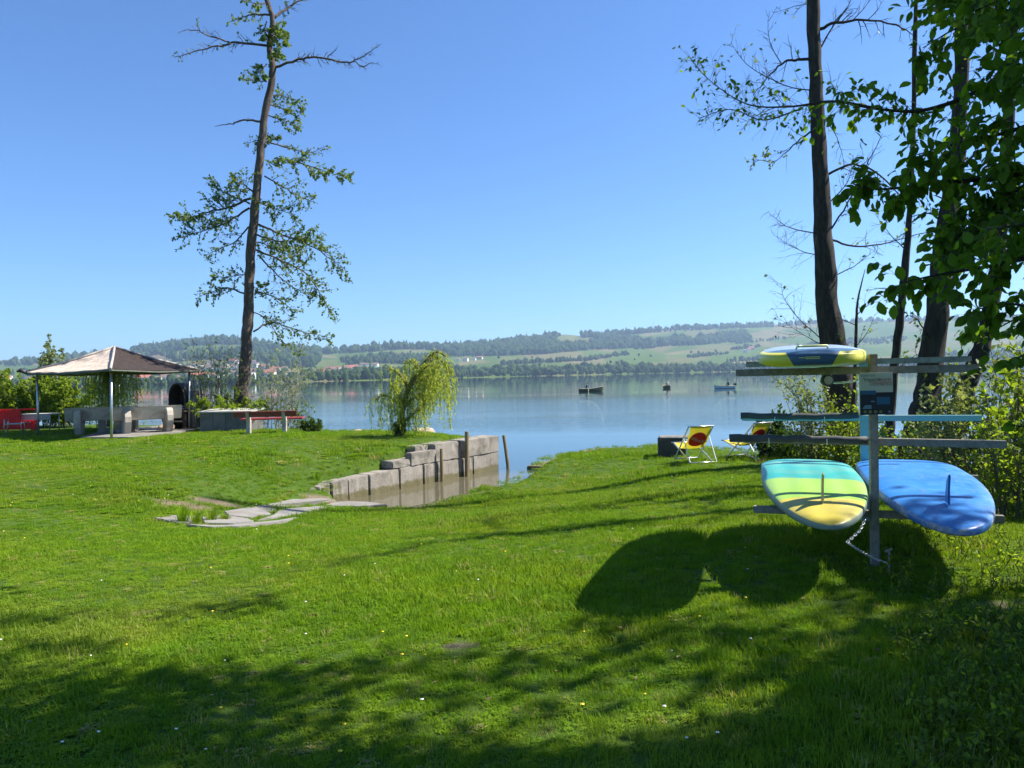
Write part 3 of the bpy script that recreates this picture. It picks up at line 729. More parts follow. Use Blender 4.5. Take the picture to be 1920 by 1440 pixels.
_m = M['redcloth']; _nt = _m.node_tree; _t = nd(_nt, 'ShaderNodeBsdfTranslucent'); _t.inputs[0].default_value = (.85, .04, .045, 1); _x = nd(_nt, 'ShaderNodeMixShader'); _x.inputs[0].default_value = .5
_nt.links.new(_nt.nodes['Principled BSDF'].outputs[0], _x.inputs[1]); _nt.links.new(_t.outputs[0], _x.inputs[2]); _nt.links.new(_x.outputs[0], _nt.nodes['Material Output'].inputs['Surface'])
# grey metal table and the red lounger with its tubular chair at the left edge
p = G(74, 808); t = root('metal_table', p + Vector((.0, .1, 0)), R(4), 'light grey metal table with thin legs beside the red bench', 'table')
mb = MB(); mb.box((0, 0, .60), (1.06, .7, .04)); mb.build('table_top', M['lid'], t, bevel=.006)
mb = MB(); mb.box((0, -.345, .49), (1.02, .02, .18)); mb.build('apron', M['lid'], t)
for sx in (-.46, .46):
    for sy in (-.31, .31):
        mb = MB(); mb.tube([(sx, sy, 0), (sx, sy, .58)], .018, 7); mb.build('leg', M['galv'], t, smooth=True)
p = G(14, 812); t = root('red_bench', p + Vector((-.2, .45, 0)), R(4), 'bright red bench with high back at the left edge of the lawn', 'bench')
mb = MB(); mb.box((-.25, .05, .44), (1.15, .05, .62)); mb.build('backrest', M['redcloth'], t, bevel=.01)
mb = MB(); mb.box((-.05, .05, .785), (1.75, .14, .055)); mb.build('top_rail', M['redcloth'], t, bevel=.012)
mb = MB(); mb.box((-.05, .30, .37), (1.60, .46, .05)); mb.build('seat', M['redcloth'], t, bevel=.012)
mb = MB(); mb.box((.0, .11, .20), (1.62, .04, .24)); mb.build('front_panel', M['redcloth'], t, bevel=.01)
for sx in (-.7, .65):
    mb = MB(); mb.box((sx, .3, .17), (.06, .40, .34)); mb.build('leg', M['redcloth'], t, bevel=.006)
p = G(28, 818); t = root('tubular_chair', p, R(20), 'small grey tubular chair in front of the red bench', 'chair')
mb = MB(); mb.box((0, 0, .40), (.44, .42, .03)); mb.build('seat', M['lid'], t, bevel=.008)
mb = MB(); mb.box((-.23, 0, .52), (.02, .42, .09)); mb.build('backrest', M['redcloth'], t)
for sx, sy in ((-.23, -.2), (-.23, .2), (.22, -.2), (.22, .2)):
    mb = MB(); mb.tube([(sx * 1.15, sy, 0), (sx, sy, .40), (sx, sy, .56 if sx < 0 else .41)], .014, 6); mb.build('leg', M['galv'], t, smooth=True)
mb = MB(); mb.tube([(-.26, -.2, .02), (.24, -.2, .02)], .013, 6); mb.tube([(-.26, .2, .02), (.24, .2, .02)], .013, 6); mb.build('runner', M['galv'], t, smooth=True)

# barbecue: black arched hood on a masonry base
p = G(338, 806); dq = (p - CAM).dot(_f); bq = root('barbecue', p + Vector((.02, .15, 0)), R(-16), 'tall black barbecue with arched hood beside the grey storage box', 'barbecue')
Wd, Dp, Hb, Ht = .66, .55, .62, 1.62
mb = MB()
for sx in (-1, 1): mb.box((sx * (Wd / 2 - .06), 0, Hb / 2), (.12, Dp, Hb))
mb.build('side_pier', M['soot'], bq, bevel=.01)
mb = MB(); mb.box((0, .2, Hb / 2), (Wd - .24, .14, Hb - .01)); mb.build('rear_wall', M['soot'], bq)
mb = MB(); mb.box((0, -.02, Hb + .025), (Wd + .12, Dp + .12, .05)); mb.build('hearth_slab', M['rust'], bq, bevel=.008)
mb = MB(); mb.box((0, -.04, .30), (Wd - .25, Dp - .1, .05)); mb.build('shelf', M['concrete'], bq, bevel=.008)
n = 14; fr_ = []
for i in range(n + 1):
    a = math.pi * i / n
    fr_.append((-math.cos(a) * Wd / 2 * (1 - .0 * i), Hb + .055 + (0.42 if True else 0) + math.sin(a) * (Ht - Hb - .475)))
outl = [(-Wd / 2 - .02, Hb + .055)] + fr_ + [(Wd / 2 + .02, Hb + .055)]
mb = MB(); rows = [[Vector((x, y, z)) for x, z in outl] for y in (-.27, -.1, .08, .26)]; mb.grid(rows)
inn = [[Vector((x * .93, y, Hb + .055 + (z - Hb - .055) * .95)) for x, z in outl] for y in (-.27, -.1, .08, .26)]; mb.grid(inn)
k = len(outl)
for r_i in (0, 3):
    for j in range(k - 1): mb.f.append((r_i * k + j, r_i * k + j + 1, 4 * k + r_i * k + j + 1, 4 * k + r_i * k + j)); mb.m.append(0)
mb.build('hood', M['black'], bq, smooth=False)
mb = MB(); mb.prism([Vector((x * .94, .24, Hb + .056 + (z - Hb - .055) * .96)) for x, z in outl], (0, .015, 0)); mb.build('hood_back', M['black'], bq)
mb = MB(); mb.box((0, -.2, Hb + .13), (.5, .02, .02)); mb.box((0, -.02, Hb + .20), (.52, .42, .012)); mb.build('grate', M['galv'], bq)
mb = MB(); mb.box((Wd / 2 + .12, .08, .70), (.16, .32, 1.28)); mb.build('flue_panel', M['greybox'], bq, bevel=.01)
mb = MB(); mb.box((-Wd / 2 - .14, -.05, Hb - .02), (.2, .3, .05)); mb.build('side_shelf', M['eave'], bq, bevel=.008)

# grey storage box
p = G(425, 809); sb = root('storage_box', p + Vector((-.02, .55, 0)), R(-6), 'low grey storage box with pale lid behind the red plank bench', 'box')
mb = MB(); mb.box((0, 0, .29), (1.75, .95, .62)); mb.build('body', M['greybox'], sb, bevel=.008)
mb = MB(); mb.prism([(-.93, -.54, .605), (.93, -.54, .605), (.93, .54, .665), (-.93, .54, .665)], (0, 0, .05)); mb.build('lid', M['lid'], sb, bevel=.008)
for xx in (-.44, 0, .44):
    mb = MB(); mb.box((xx, -.483, .30), (.03, .018, .58)); mb.build('batten', M['greybox'], sb)

# red plank bench on two concrete supports
p = G(494, 814); rb = root('plank_bench', p + Vector((0, .25, 0)), R(5), 'red plank bench on two concrete supports near the tall thin tree', 'bench')
for sx in (-.53, .53):
    mb = MB(); mb.prism([(sx - .06, -.02, 0), (sx - .06, .16, 0), (sx - .06, .24, .26), (sx - .06, .62, .36), (sx - .06, .62, .40), (sx - .06, .16, .42), (sx - .06, -.02, .68), (sx - .06, -.10, .66), (sx - .06, .02, .34)], (.12, 0, 0)); mb.build('support', M['concrete'], rb, bevel=.012)
mb = MB(); mb.prism([(-.93, -.03, .50), (-.93, .02, .51), (-.93, -.045, .68), (-.93, -.095, .67)], (1.86, 0, 0)); tag(mb.build('back_plank', M['redplank'], rb, bevel=.008), 'dark red back plank')
for q, yy in enumerate((.26, .41, .56)):
    mb = MB(); mb.box((.12, yy, .425 + .004 * q), (1.86, .13, .045)); mb.build('seat_plank', M['redpaint'], rb, bevel=.008)

# boulders at the water's edge
rr = random.Random(8)
BOULD = [(640, 812, .30, 'pale flat boulder at the water left of the reddish boulder'), (668, 810, .42, 'broad reddish boulder at the water left of the willow'), (693, 810, .24, 'small boulder between the reddish boulder and the willow'), (714, 811, .22, 'boulder nearest the foot of the willow'), (786, 806, .38, 'boulder at the water just right of the willow trunk'), (803, 805, .26, 'rightmost boulder, behind the hanging willow strands'), (545, 813, .2, 'little pale stone at the end of the red plank bench'), (312, 797, .25, 'pale stone at the water beside the sunlit concrete bench')]
for px, py, r_, lab in BOULD:
    p = W(px, py, 24.2 if px > 400 else 25.2); bm = bmesh.new(); bmesh.ops.create_icosphere(bm, subdivisions=3, radius=1)
    sd_ = rr.uniform(0, 50)
    for v in bm.verts:
        nvv = mnoise.noise(v.co * 1.3 + Vector((sd_, 0, 0))) * .35 + mnoise.noise(v.co * 3.2 + Vector((sd_, 3, 0))) * .12
        v.co = v.co * (1 + nvv); v.co = Vector((v.co.x * r_ * 1.0, v.co.y * r_ * .8, v.co.z * r_ * .5))
    me = bpy.data.meshes.new('boulder'); bm.to_mesh(me); bm.free(); me.materials.append(M['rock']); me.polygons.foreach_set('use_smooth', [True] * len(me.polygons))
    o = link_mesh('boulder', me); o.location = (p.x, p.y, max(p.z - r_ * .3, .1)); o.rotation_euler = (0, 0, rr.uniform(0, 3)); tag(o, lab, 'boulder', 'boulders along the shore')

# ------------------------------------------------------------------ deckchairs and the block on the right lawn
M['sling'] = None
m, nt, b = new_mat('yellow sling cloth')
c = ramp(nt, noise(nt, 5, 4, .6, coords(nt)), [(.3, (.62, .50, .02)), (.7, (.74, .62, .04))])
nt.links.new(c, b.inputs['Base Color']); b.inputs['Roughness'].default_value = .8
tr = nd(nt, 'ShaderNodeBsdfTranslucent'); nt.links.new(c, tr.inputs['Color']); mx = nd(nt, 'ShaderNodeMixShader'); mx.inputs[0].default_value = .35
nt.links.new(b.outputs[0], mx.inputs[1]); nt.links.new(tr.outputs[0], mx.inputs[2]); nt.links.new(mx.outputs[0], nt.nodes['Material Output'].inputs['Surface']); M['sling'] = m
def cloth_print(name, c_):
    m = surf(name, c_, c_, 6, .8, .05, .001); nt = m.node_tree; t_ = nd(nt, 'ShaderNodeBsdfTranslucent'); t_.inputs[0].default_value = (*c_, 1); x_ = nd(nt, 'ShaderNodeMixShader'); x_.inputs[0].default_value = .5
    nt.links.new(nt.nodes['Principled BSDF'].outputs[0], x_.inputs[1]); nt.links.new(t_.outputs[0], x_.inputs[2]); nt.links.new(x_.outputs[0], nt.nodes['Material Output'].inputs['Surface']); return m
M['discred'] = cloth_print('red print', (.85, .07, .045))
M['discedge'] = cloth_print('pink print edge', (.85, .5, .40))
M['print_white'] = cloth_print('white print', (.88, .78, .80))
def deckchair(loc, rz, label):
    # local: x across, +y the way the sitter faces
    t = root('deckchair', loc, rz, label, 'deckchair', 'deckchairs facing the lake')
    w = .29
    TB, TF = Vector((0, -.42, .86)), Vector((0, .40, .06))       # back frame: from the top rail down to the front foot
    SB, SF = Vector((0, -.44, .05)), Vector((0, .56, .42))       # seat frame: from the rear foot up to the seat front
    for s in (-1, 1):
        mb = MB(); o = Vector((s * w, 0, 0)); mb.bar(TB + o, TF + o, .022, .034); mb.build('back_rail', M['alu'], t, bevel=.004)
        o = Vector((s * (w - .03), 0, 0)); mb = MB(); mb.bar(SB + o, SF + o, .022, .034); mb.build('seat_rail', M['alu'], t, bevel=.004)
        o = Vector((s * (w + .025), 0, 0)); mb = MB(); mb.bar(TB.lerp(TF, .32) + o, Vector((s * (w + .025), -.52, .06)), .016, .024); mb.build('prop_leg', M['alu'], t, bevel=.003)
    for p_, nm in ((TB, 'top_bar'), (TF, 'front_foot'), (SB, 'rear_foot'), (SF, 'seat_bar'), (Vector((0, -.52, .06)), 'prop_bar')):
        mb = MB(); mb.tube([p_ + Vector((-w - .02, 0, 0)), p_ + Vector((w + .02, 0, 0))], .014, 8); mb.build(nm, M['alu'], t, smooth=True)
    # sling hanging from the top bar to the seat bar
    def sl(u):
        a = TB + Vector((0, -.01, .012)); c_ = SF + Vector((0, 0, .012)); ctl = Vector((0, -.06, .07))
        return a * (1 - u) ** 2 + ctl * 2 * u * (1 - u) + c_ * u * u
    mb = MB(); rows = []
    for i in range(19):
        p_ = sl(i / 18); rows.append([p_ + Vector((x, 0, -.02 * (1 - (x / .25) ** 2))) for x in np.linspace(-.25, .25, 9)])
    mb.grid(rows); g = mb.build('sling', M['sling'], t, smooth=True, recalc=False)
    def on(x, u, off):
        p_ = sl(u); e = .004; d = (sl(u + e) - sl(u - e)).normalized(); n_ = d.cross(Vector((1, 0, 0))).normalized()
        return p_ + Vector((x, 0, -.02 * (1 - (x / .25) ** 2))) + n_ * off
    L = sum((sl((i + 1) / 40) - sl(i / 40)).length for i in range(40))
    def disc(r0, off, mat, nm):
        for sgn in (-1, 1):
            mb = MB(); vs = []; fs = []
            for j in range(5):
                for i in range(32):
                    a = i / 32 * 2 * math.pi; rr_ = r0 * j / 4
                    x = math.cos(a) * rr_; s_ = math.sin(a) * rr_
                    vs.append(on(x, .255 + s_ / L, sgn * off))
            for j in range(4):
                for i in range(32): fs.append((j * 32 + i, j * 32 + (i + 1) % 32, (j + 1) * 32 + (i + 1) % 32, (j + 1) * 32 + i))
            mb.add(vs, fs); mb.build(nm, mat, g, recalc=False)
    disc(.215, .003, M['discedge'], 'print_edge'); disc(.202, .0045, M['discred'], 'red_disc')
    for sgn in (-1, 1):
        me = text_mesh('Rivella', .135); vs = []
        for v in me.vertices:                                        # the word climbs to the reader's right; from behind it reads mirrored
            x, y = v.co.x, v.co.y; a = R(24); x, y = x * math.cos(a) - y * math.sin(a), x * math.sin(a) + y * math.cos(a)
            vs.append(on(-x, .245 - y / L, sgn * .006))
        for v, q in zip(me.vertices, vs): v.co = q
        me.materials.append(M['print_white']); link_mesh('lettering', me, g)
    return t
c1 = G(1303, 868); c2 = G(1404, 862)
deckchair(c1 + Vector((0, .1, 0)), R(10), 'yellow deckchair with red disc beside the dark concrete block')
deckchair(c2 + Vector((.05, .1, 0)), R(30), 'yellow deckchair turned sideways behind the dark padded rack arm')
p = G(1264, 856); t = root('landing_block', p + Vector((0, .3, 0)), R(-8), 'dark concrete block topped with boards behind the deckchair', 'block')
mb = MB(); mb.box((0, 0, .2), (.68, .6, .50)); mb.build('body', M['darkblock'], t, bevel=.02)
for q, yy in enumerate((-.2, .0, .2)):
    mb = MB(); mb.box((.08, yy, .475 + .006 * q), (.78, .18, .035), Matrix.Rotation(R(-7 + 3 * q), 3, 'Z')); mb.build('board', M['rackwood'], t, bevel=.006)

# ------------------------------------------------------------------ paddleboard rack
th = R(20.7)
Bd = Vector((math.sin(th), math.cos(th), 0)); Cd = Vector((math.cos(th), -math.sin(th), 0))
DN, DF = 5.3, 7.0
npost = W(1640, 1000, DN); npost.z = 0
fx = W(1622, 800, DF); fpost = Vector((fx.x, fx.y, 0))
rack = root('paddleboard_rack', Vector((npost.x, npost.y, 1.18)), 0, 'grey timber rack with padded arms carrying paddleboards', 'rack')
lean = W(1644, 665, DN) - W(1638, 1065, DN)
def near_at(z): return Vector((npost.x + (z - 1.6) * .006, npost.y, z))
mb = MB(); zt = W(1644, 664, DN).z
mb.bar(near_at(1.0), near_at(zt), .052, .052, up=Vector((.17, 1, 0))); tag(mb.build('post', M['rackwood'], rack, bevel=.004, world=True), 'front post of grey timber')
mb = MB(); zt2 = W(1622, 676, DF).z + .05
mb.bar(Vector((fpost.x, fpost.y, .85)), Vector((fpost.x, fpost.y, zt2)), .085, .07, up=Bd); tag(mb.build('post', M['teal'], rack, bevel=.004, world=True), 'rear post painted turquoise')
def arm(c, z, s0, s1, pad=None, mat='rackwood', h=.052, w=.045, tilt=0.0, off=0.0):
    c = Vector((c.x, c.y, 0)) - Bd * off
    a = c + Cd * s0 + Vector((0, 0, z - tilt * s0)); b_ = c + Cd * s1 + Vector((0, 0, z - tilt * s1))
    mb = MB(); mb.bar(a, b_, w, h); mb.build('arm', M[mat], rack, bevel=.004, world=True)
    if pad:
        p0, p1, r_ = pad
        A = c + Cd * p0 + Vector((0, 0, z - tilt * p0)); B = c + Cd * p1 + Vector((0, 0, z - tilt * p1))
        mb = MB(); n = 14; pts = [A.lerp(B, i / n) + Vector((0, 0, (.022 if mat == 'teal' else .004) + math.sin(i * 1.9) * .004 + (-.012 if 0 < i < n and mat == 'teal' else 0) * math.sin(i / n * 3.14))) for i in range(n + 1)]
        mb.tube(pts, r_, 12); mb.build('foam_sleeve', M['foam'], rack, smooth=True, world=True)
        for q in (.3, .72):
            mb = MB(); m_ = A.lerp(B, q); mb.tube([m_ - Cd * .003, m_ + Cd * .003], r_ + .0025, 12); mb.build('cable_tie', M['white'], rack, world=True)
zn = lambda py: W(1640, py, DN).z
zf = lambda py: W(1622, py, DF).z
arm(npost, zn(694), -.93, .66, off=-.054); arm(npost, zn(829), -.98, .82, pad=(-.985, -.035, .031), off=-.054, tilt=.012)
arm(npost, zn(966), -.82, .80, off=-.054)
arm(fpost, zf(678), -1.05, .86, mat='rackwood', off=.066); arm(fpost, zf(783), -1.10, .93, pad=(-1.11, -.06, .034), mat='teal', off=.066)
arm(fpost, zf(890), -.72, .9, mat='rackwood', off=.066)

# boards -----------------------------------------------------------
def board_mesh(L, Wd, T, tail=.42, nose=.30, rocker=.05, up=1, sag=0.0, ts=2.6, ns=2.2, N=40, Mn=16):
    # local y from 0 (tail) to L (nose); up = +1 the rocker ends bend upwards, -1 downwards
    vs = []; fs = []
    def half(t):
        if t < tail: u = 1 - t / tail; return Wd / 2 * max(1 - u ** ts, 0) ** (1 / ts) * (1 - .0 * u)
        if t > 1 - nose * 1.6: u = (t - (1 - nose * 1.6)) / (nose * 1.6); return Wd / 2 * max(1 - u ** ns, 0) ** (1 / ns)
        return Wd / 2
    ring = 2 * Mn
    for i in range(N + 1):
        t = .5 - .5 * math.cos(math.pi * i / N); w = max(half(t), .004); y = t * L
        rk = rocker * ((abs(t - .45) / .55) ** 2.4) * up
        th_ = T * min(1, (w / (Wd / 2)) ** .5 * 1.0)
        for k in range(ring):
            a = 2 * math.pi * k / ring; ca, sa = math.cos(a), math.sin(a)
            e = .32
            x = math.copysign(abs(ca) ** .55, ca) * w; z = math.copysign(abs(sa) ** e, sa) * th_ / 2
            z *= 1 - .25 * abs(x / (w + 1e-6)) ** 4
            vs.append((x, y, z + rk))
    for i in range(N):
        for k in range(ring):
            k2 = (k + 1) % ring; fs.append((i * ring + k, i * ring + k2, (i + 1) * ring + k2, (i + 1) * ring + k))
    fs.append(tuple(range(ring))[::-1]); fs.append(tuple(N * ring + k for k in range(ring)))
    mb = MB(); mb.add(vs, fs); return mb
def fin_mb(h, base, y0, z0, sweep=.09, th_=.012):
    mb = MB(); prof = [(0, 0), (base, 0), (base * .86, h * .35), (base * .5, h * .75), (-sweep * .25, h), (-sweep * .45, h * .93), (-sweep * .02, h * .5)]
    pts = [(0, y0 + y, z0 + z) for y, z in prof]
    mb.prism([(x - th_ / 2, y, z) for x, y, z in pts], (th_, 0, 0)); return mb
def place(o, tail_pt, nose_pt, roll=0.0):
    d = nose_pt - tail_pt; y = d.normalized(); x = y.cross(Vector((0, 0, 1))).normalized(); z = x.cross(y)
    m_ = Matrix((x, y, z)).transposed() @ Matrix.Rotation(roll, 3, 'Y'); o.rotation_mode = 'QUATERNION'; o.rotation_quaternion = m_.to_quaternion(); o.location = tail_pt
def bandmat():
    m, nt, b = new_mat('teal green yellow hull'); v = coords(nt); sx = nt.nodes.new('ShaderNodeSeparateXYZ'); nt.links.new(v, sx.inputs[0])
    nn = noise(nt, 2.4, 3, .5, coords(nt, 'Object', (1.6, .5, 1)))
    ad = nd(nt, 'ShaderNodeMath', operation='MULTIPLY_ADD'); nt.links.new(nn, ad.inputs[0]); ad.inputs[1].default_value = .16; nt.links.new(sx.outputs['Y'], ad.inputs[2])
    mr = nd(nt, 'ShaderNodeMapRange'); mr.inputs['From Min'].default_value = 0; mr.inputs['From Max'].default_value = 3.0; nt.links.new(ad.outputs[0], mr.inputs['Value'])
    c = ramp(nt, mr.outputs[0], [(0, (.44, .36, .05)), (.215, (.48, .39, .045)), (.228, (.25, .45, .045)), (.455, (.26, .46, .06)), (.472, (.016, .29, .27)), (.60, (.02, .32, .30)), (.70, (.024, .34, .33))])
    n2 = noise(nt, 3.0, 5, .6, v); c = mixc(nt, ramp(nt, n2, [(.42, (0, 0, 0)), (.8, (.45, .45, .45))]), c, (.30, .34, .18))
    n7 = noise(nt, 3.0, 5, .75, coords(nt, 'Object', (16, .6, 1), (0, 0, -.2))); c = mixc(nt, ramp(nt, n7, [(.66, (0, 0, 0)), (.71, (.4, .4, .4))]), c, (.20, .24, .16))
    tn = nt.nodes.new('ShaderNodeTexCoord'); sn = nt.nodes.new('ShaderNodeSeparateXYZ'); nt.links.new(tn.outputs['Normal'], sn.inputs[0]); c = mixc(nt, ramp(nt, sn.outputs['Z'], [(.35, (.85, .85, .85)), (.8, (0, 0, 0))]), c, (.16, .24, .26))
    nt.links.new(c, b.inputs['Base Color']); b.inputs['Roughness'].default_value = .42
    wv = nd(nt, 'ShaderNodeTexWave', Scale=1.6, Distortion=0.0); wv.bands_direction = 'X'; nt.links.new(v, wv.inputs['Vector'])
    bump(nt, wv.outputs['Fac'], b, .6, .012); return m
def bluemat():
    m, nt, b = new_mat('worn blue hull'); v = coords(nt)
    n1 = noise(nt, 1.6, 4, .6, v); c = ramp(nt, n1, [(.3, (.016, .15, .48)), (.7, (.03, .21, .58))])
    n2 = noise(nt, 9, 6, .75, coords(nt, 'Object', (1, .35, 1)), 1.0); c = mixc(nt, ramp(nt, n2, [(.57, (0, 0, 0)), (.74, (.75, .75, .75))]), c, (.22, .27, .33))
    n4 = noise(nt, 40, 3, .7, v); c = mixc(nt, ramp(nt, n4, [(.72, (0, 0, 0)), (.76, (.6, .6, .6))]), c, (.42, .40, .36))
    tn = nt.nodes.new('ShaderNodeTexCoord'); sn = nt.nodes.new('ShaderNodeSeparateXYZ'); nt.links.new(tn.outputs['Normal'], sn.inputs[0])
    rimn = noise(nt, 7, 6, .75, v, .6); rim = nd(nt, 'ShaderNodeMath', operation='MULTIPLY'); nt.links.new(ramp(nt, sn.outputs['Z'], [(.55, (1, 1, 1)), (.93, (0, 0, 0))]), rim.inputs[0]); nt.links.new(ramp(nt, rimn, [(.46, (0, 0, 0)), (.60, (1, 1, 1))]), rim.inputs[1])
    c = mixc(nt, rim.outputs[0], c, ramp(nt, n4, [(.4, (.30, .26, .21)), (.6, (.50, .50, .48))]))
    n5 = noise(nt, 3.2, 5, .7, coords(nt, 'Object', (14, .5, 1), (0, 0, .12))); c = mixc(nt, ramp(nt, n5, [(.66, (0, 0, 0)), (.70, (.45, .45, .45))]), c, (.30, .42, .62))
    n6 = noise(nt, 2.0, 4, .6, v); c = mixc(nt, ramp(nt, n6, [(.5, (0, 0, 0)), (.72, (.55, .55, .55))]), c, (.015, .09, .38))
    nt.links.new(c, b.inputs['Base Color']); nt.links.new(ramp(nt, rimn, [(.35, (.28, .28, .28)), (.7, (.6, .6, .6))]), b.inputs['Roughness']); bump(nt, n2, b, .12, .004); return m
def inflmat():
    m, nt, b = new_mat('yellow and navy inflatable skin'); v = coords(nt); sx = nt.nodes.new('ShaderNodeSeparateXYZ'); nt.links.new(v, sx.inputs[0])
    def mth(op, a, b_=None, c_=None):
        n = nd(nt, 'ShaderNodeMath', operation=op)
        for i, q in enumerate((a, b_, c_)):
            if q is None: continue
            if isinstance(q, (int, float)): n.inputs[i].default_value = q
            else: nt.links.new(q, n.inputs[i])
        return n.outputs[0]
    ax = mth('ABSOLUTE', sx.outputs['X']); lim = mth('MULTIPLY_ADD', sx.outputs['Z'], .55, .14)
    navy = mth('LESS_THAN', ax, lim); topz = mth('GREATER_THAN', sx.outputs['Z'], .047)
    side = mth('MAXIMUM', navy, topz)
    c = mixc(nt, side, (.66, .62, .05), (.045, .105, .19)); deck = mth('GREATER_THAN', sx.outputs['Y'], .35)
    c = mixc(nt, mth('MULTIPLY', topz, deck), c, (.26, .34, .44))
    c = mixc(nt, mth('LESS_THAN', sx.outputs['Z'], -.046), c, (.40, .44, .04))
    nt.links.new(c, b.inputs['Base Color']); b.inputs['Roughness'].default_value = .35
    bump(nt, noise(nt, 5, 4, .6, v), b, .15, .01); return m
M['band'] = bandmat(); M['blueboard'] = bluemat(); M['inflat'] = inflmat()
M['fin'] = surf('dark fin', (.05, .06, .06), (.09, .10, .10), 8, .4, .05, .001)
M['finpale'] = surf('pale olive fin', (.30, .32, .20), (.42, .42, .28), 8, .4, .05, .001)
M['finblue'] = surf('blue fin', (.02, .12, .42), (.03, .16, .50), 8, .35, .05, .001)
zlow_n = zn(966) + .026; zlow_f = zf(890) + .026
slope = (zlow_f - zlow_n) / (fpost - npost).length
def on_rack(s, along_, z, lift): return npost + Cd * s + Bd * along_ + Vector((0, 0, z + lift + slope * along_))
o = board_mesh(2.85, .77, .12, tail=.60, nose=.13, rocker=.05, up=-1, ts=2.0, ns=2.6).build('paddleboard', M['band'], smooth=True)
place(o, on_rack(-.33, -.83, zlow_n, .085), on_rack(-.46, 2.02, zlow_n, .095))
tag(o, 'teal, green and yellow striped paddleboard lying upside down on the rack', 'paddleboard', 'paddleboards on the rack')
fin_mb(.21, .10, .40, .045, .10).build('fin', M['finpale'], o, bevel=.003)
o2 = board_mesh(2.9, .80, .13, tail=.62, nose=.13, rocker=.06, up=-1, ts=2.0, ns=2.6).build('paddleboard', M['blueboard'], smooth=True)
place(o2, on_rack(.40, -.80, zlow_n, .09), on_rack(.39, 2.1, zlow_n, .10), R(0))
tag(o2, 'blue paddleboard with scuffed rim lying upside down on the rack', 'paddleboard', 'paddleboards on the rack')
fin_mb(.20, .11, .40, .05, .06).build('fin', M['finblue'], o2, bevel=.003)
o3 = board_mesh(3.0, .74, .135, tail=.30, nose=.3, rocker=.0, up=1, ts=3.2, ns=2.4).build('paddleboard', M['inflat'], smooth=True)
zt_n = zn(694) + .026; zt_f = zf(678) + .026
place(o3, npost + Cd * (-.40) + Bd * (-.55) + Vector((0, 0, zt_n + .055)), npost + Cd * (-.40) + Bd * 2.45 + Vector((0, 0, zt_n + .06 + (zt_f - zt_n) / 1.8 * 3.0)))
tag(o3, 'yellow and navy inflatable paddleboard on the topmost arms of the rack', 'paddleboard', 'paddleboards on the rack')
# printed marks on its stern: a yellow word and swoosh, and the carrying handle
M['lime'] = surf('lime print', (.62, .66, .16), (.72, .75, .25), 8, .5, .05, .001)
mb = MB(); 
for x0, x1, zz in ((-.085, -.05, .012), (-.045, .045, .016), (-.045, .045, .006)):
    mb.box(((x0 + x1) / 2, .003, zz), (x1 - x0, .012, .005))
mb.build('printed_mark', M['lime'], o3)
mb = MB(); mb.tube([(-.10, .20, .066), (-.095, .20, .085), (.095, .20, .085), (.10, .20, .066)], .008, 6); mb.build('handle', M['lime'], o3, smooth=True)

# sign on the front post
sgn = root('warning_sign', W(1643, 738, DN - .09), 0, 'printed warning sign with pale top and navy lower half on the rack post', 'sign')
sgn.rotation_euler = (0, 0, math.atan2(-Cd.y, Cd.x) * -1 * .35)
sw, sh = 59 / FPX * (DN - .09), 79 / FPX * (DN - .09)
M['sgcream'] = surf('sign cream', (.52, .54, .46), (.56, .58, .50), 8, .5, .02, .001); M['sgnavy'] = surf('sign navy', (.012, .016, .03), (.016, .022, .04), 8, .45, .02, .001)
M['sgblue'] = surf('sign blue', (.02, .10, .20), (.03, .13, .24), 8, .5, .02, .001); M['sgred'] = surf('sign red', (.42, .12, .07), (.45, .14, .08), 8, .5, .02, .001)
M['sgdark'] = surf('sign lettering', (.02, .03, .03), (.03, .04, .04), 8, .5, .02, .001); M['sglight'] = surf('sign pale blue', (.10, .20, .28), (.14, .25, .33), 8, .5, .02, .001); M['sgolive'] = surf('sign olive', (.16, .18, .06), (.2, .22, .08), 8, .5, .02, .001)
mb = MB(); mb.box((0, 0, 0), (sw, .008, sh)); plate = mb.build('plate', M['sgcream'], sgn, bevel=.002)
def patch(x0, x1, z0, z1, mat, lev=1, nm='printed_field', sl_=0):
    y = -.004 - .0012 * lev; mb = MB(); mb.add([((x0) * sw, y, z0 * sh), (x1 * sw, y, (z0) * sh), (x1 * sw, y, z1 * sh), ((x0 + sl_) * sw, y, (z1) * sh)], [(0, 1, 2, 3)]); return mb.build(nm, mat, plate, recalc=False)
patch(-.498, .498, -.498, .03, M['sgnavy']); patch(-.498, -.02, -.02, .075, M['sgblue'], 2); patch(.0, .40, -.26, -.08, M['sgblue'], 2)
patch(-.44, -.16, -.36, -.27, M['sglight'], 2, sl_=.08); patch(-.18, -.06, -.20, -.17, M['sglight'], 2)
for q in range(4):
    mb = MB(); cx_ = (-.36 + q * .16) * sw; mb.add([(cx_ + math.cos(a) * .05 * sw, -.0066, -.43 * sh + math.sin(a) * .05 * sw) for a in np.linspace(0, 2 * math.pi, 13)[:-1]], [tuple(range(12))]); mb.build('printed_icon', M['sgolive'], plate, recalc=False)
mb = MB(); mb.add([(.38 * sw + math.cos(a) * .035 * sw, -.0066, -.43 * sh + math.sin(a) * .035 * sw) for a in np.linspace(0, 2 * math.pi, 13)[:-1]], [tuple(range(12))]); mb.build('printed_icon', M['sglight'], plate, recalc=False)
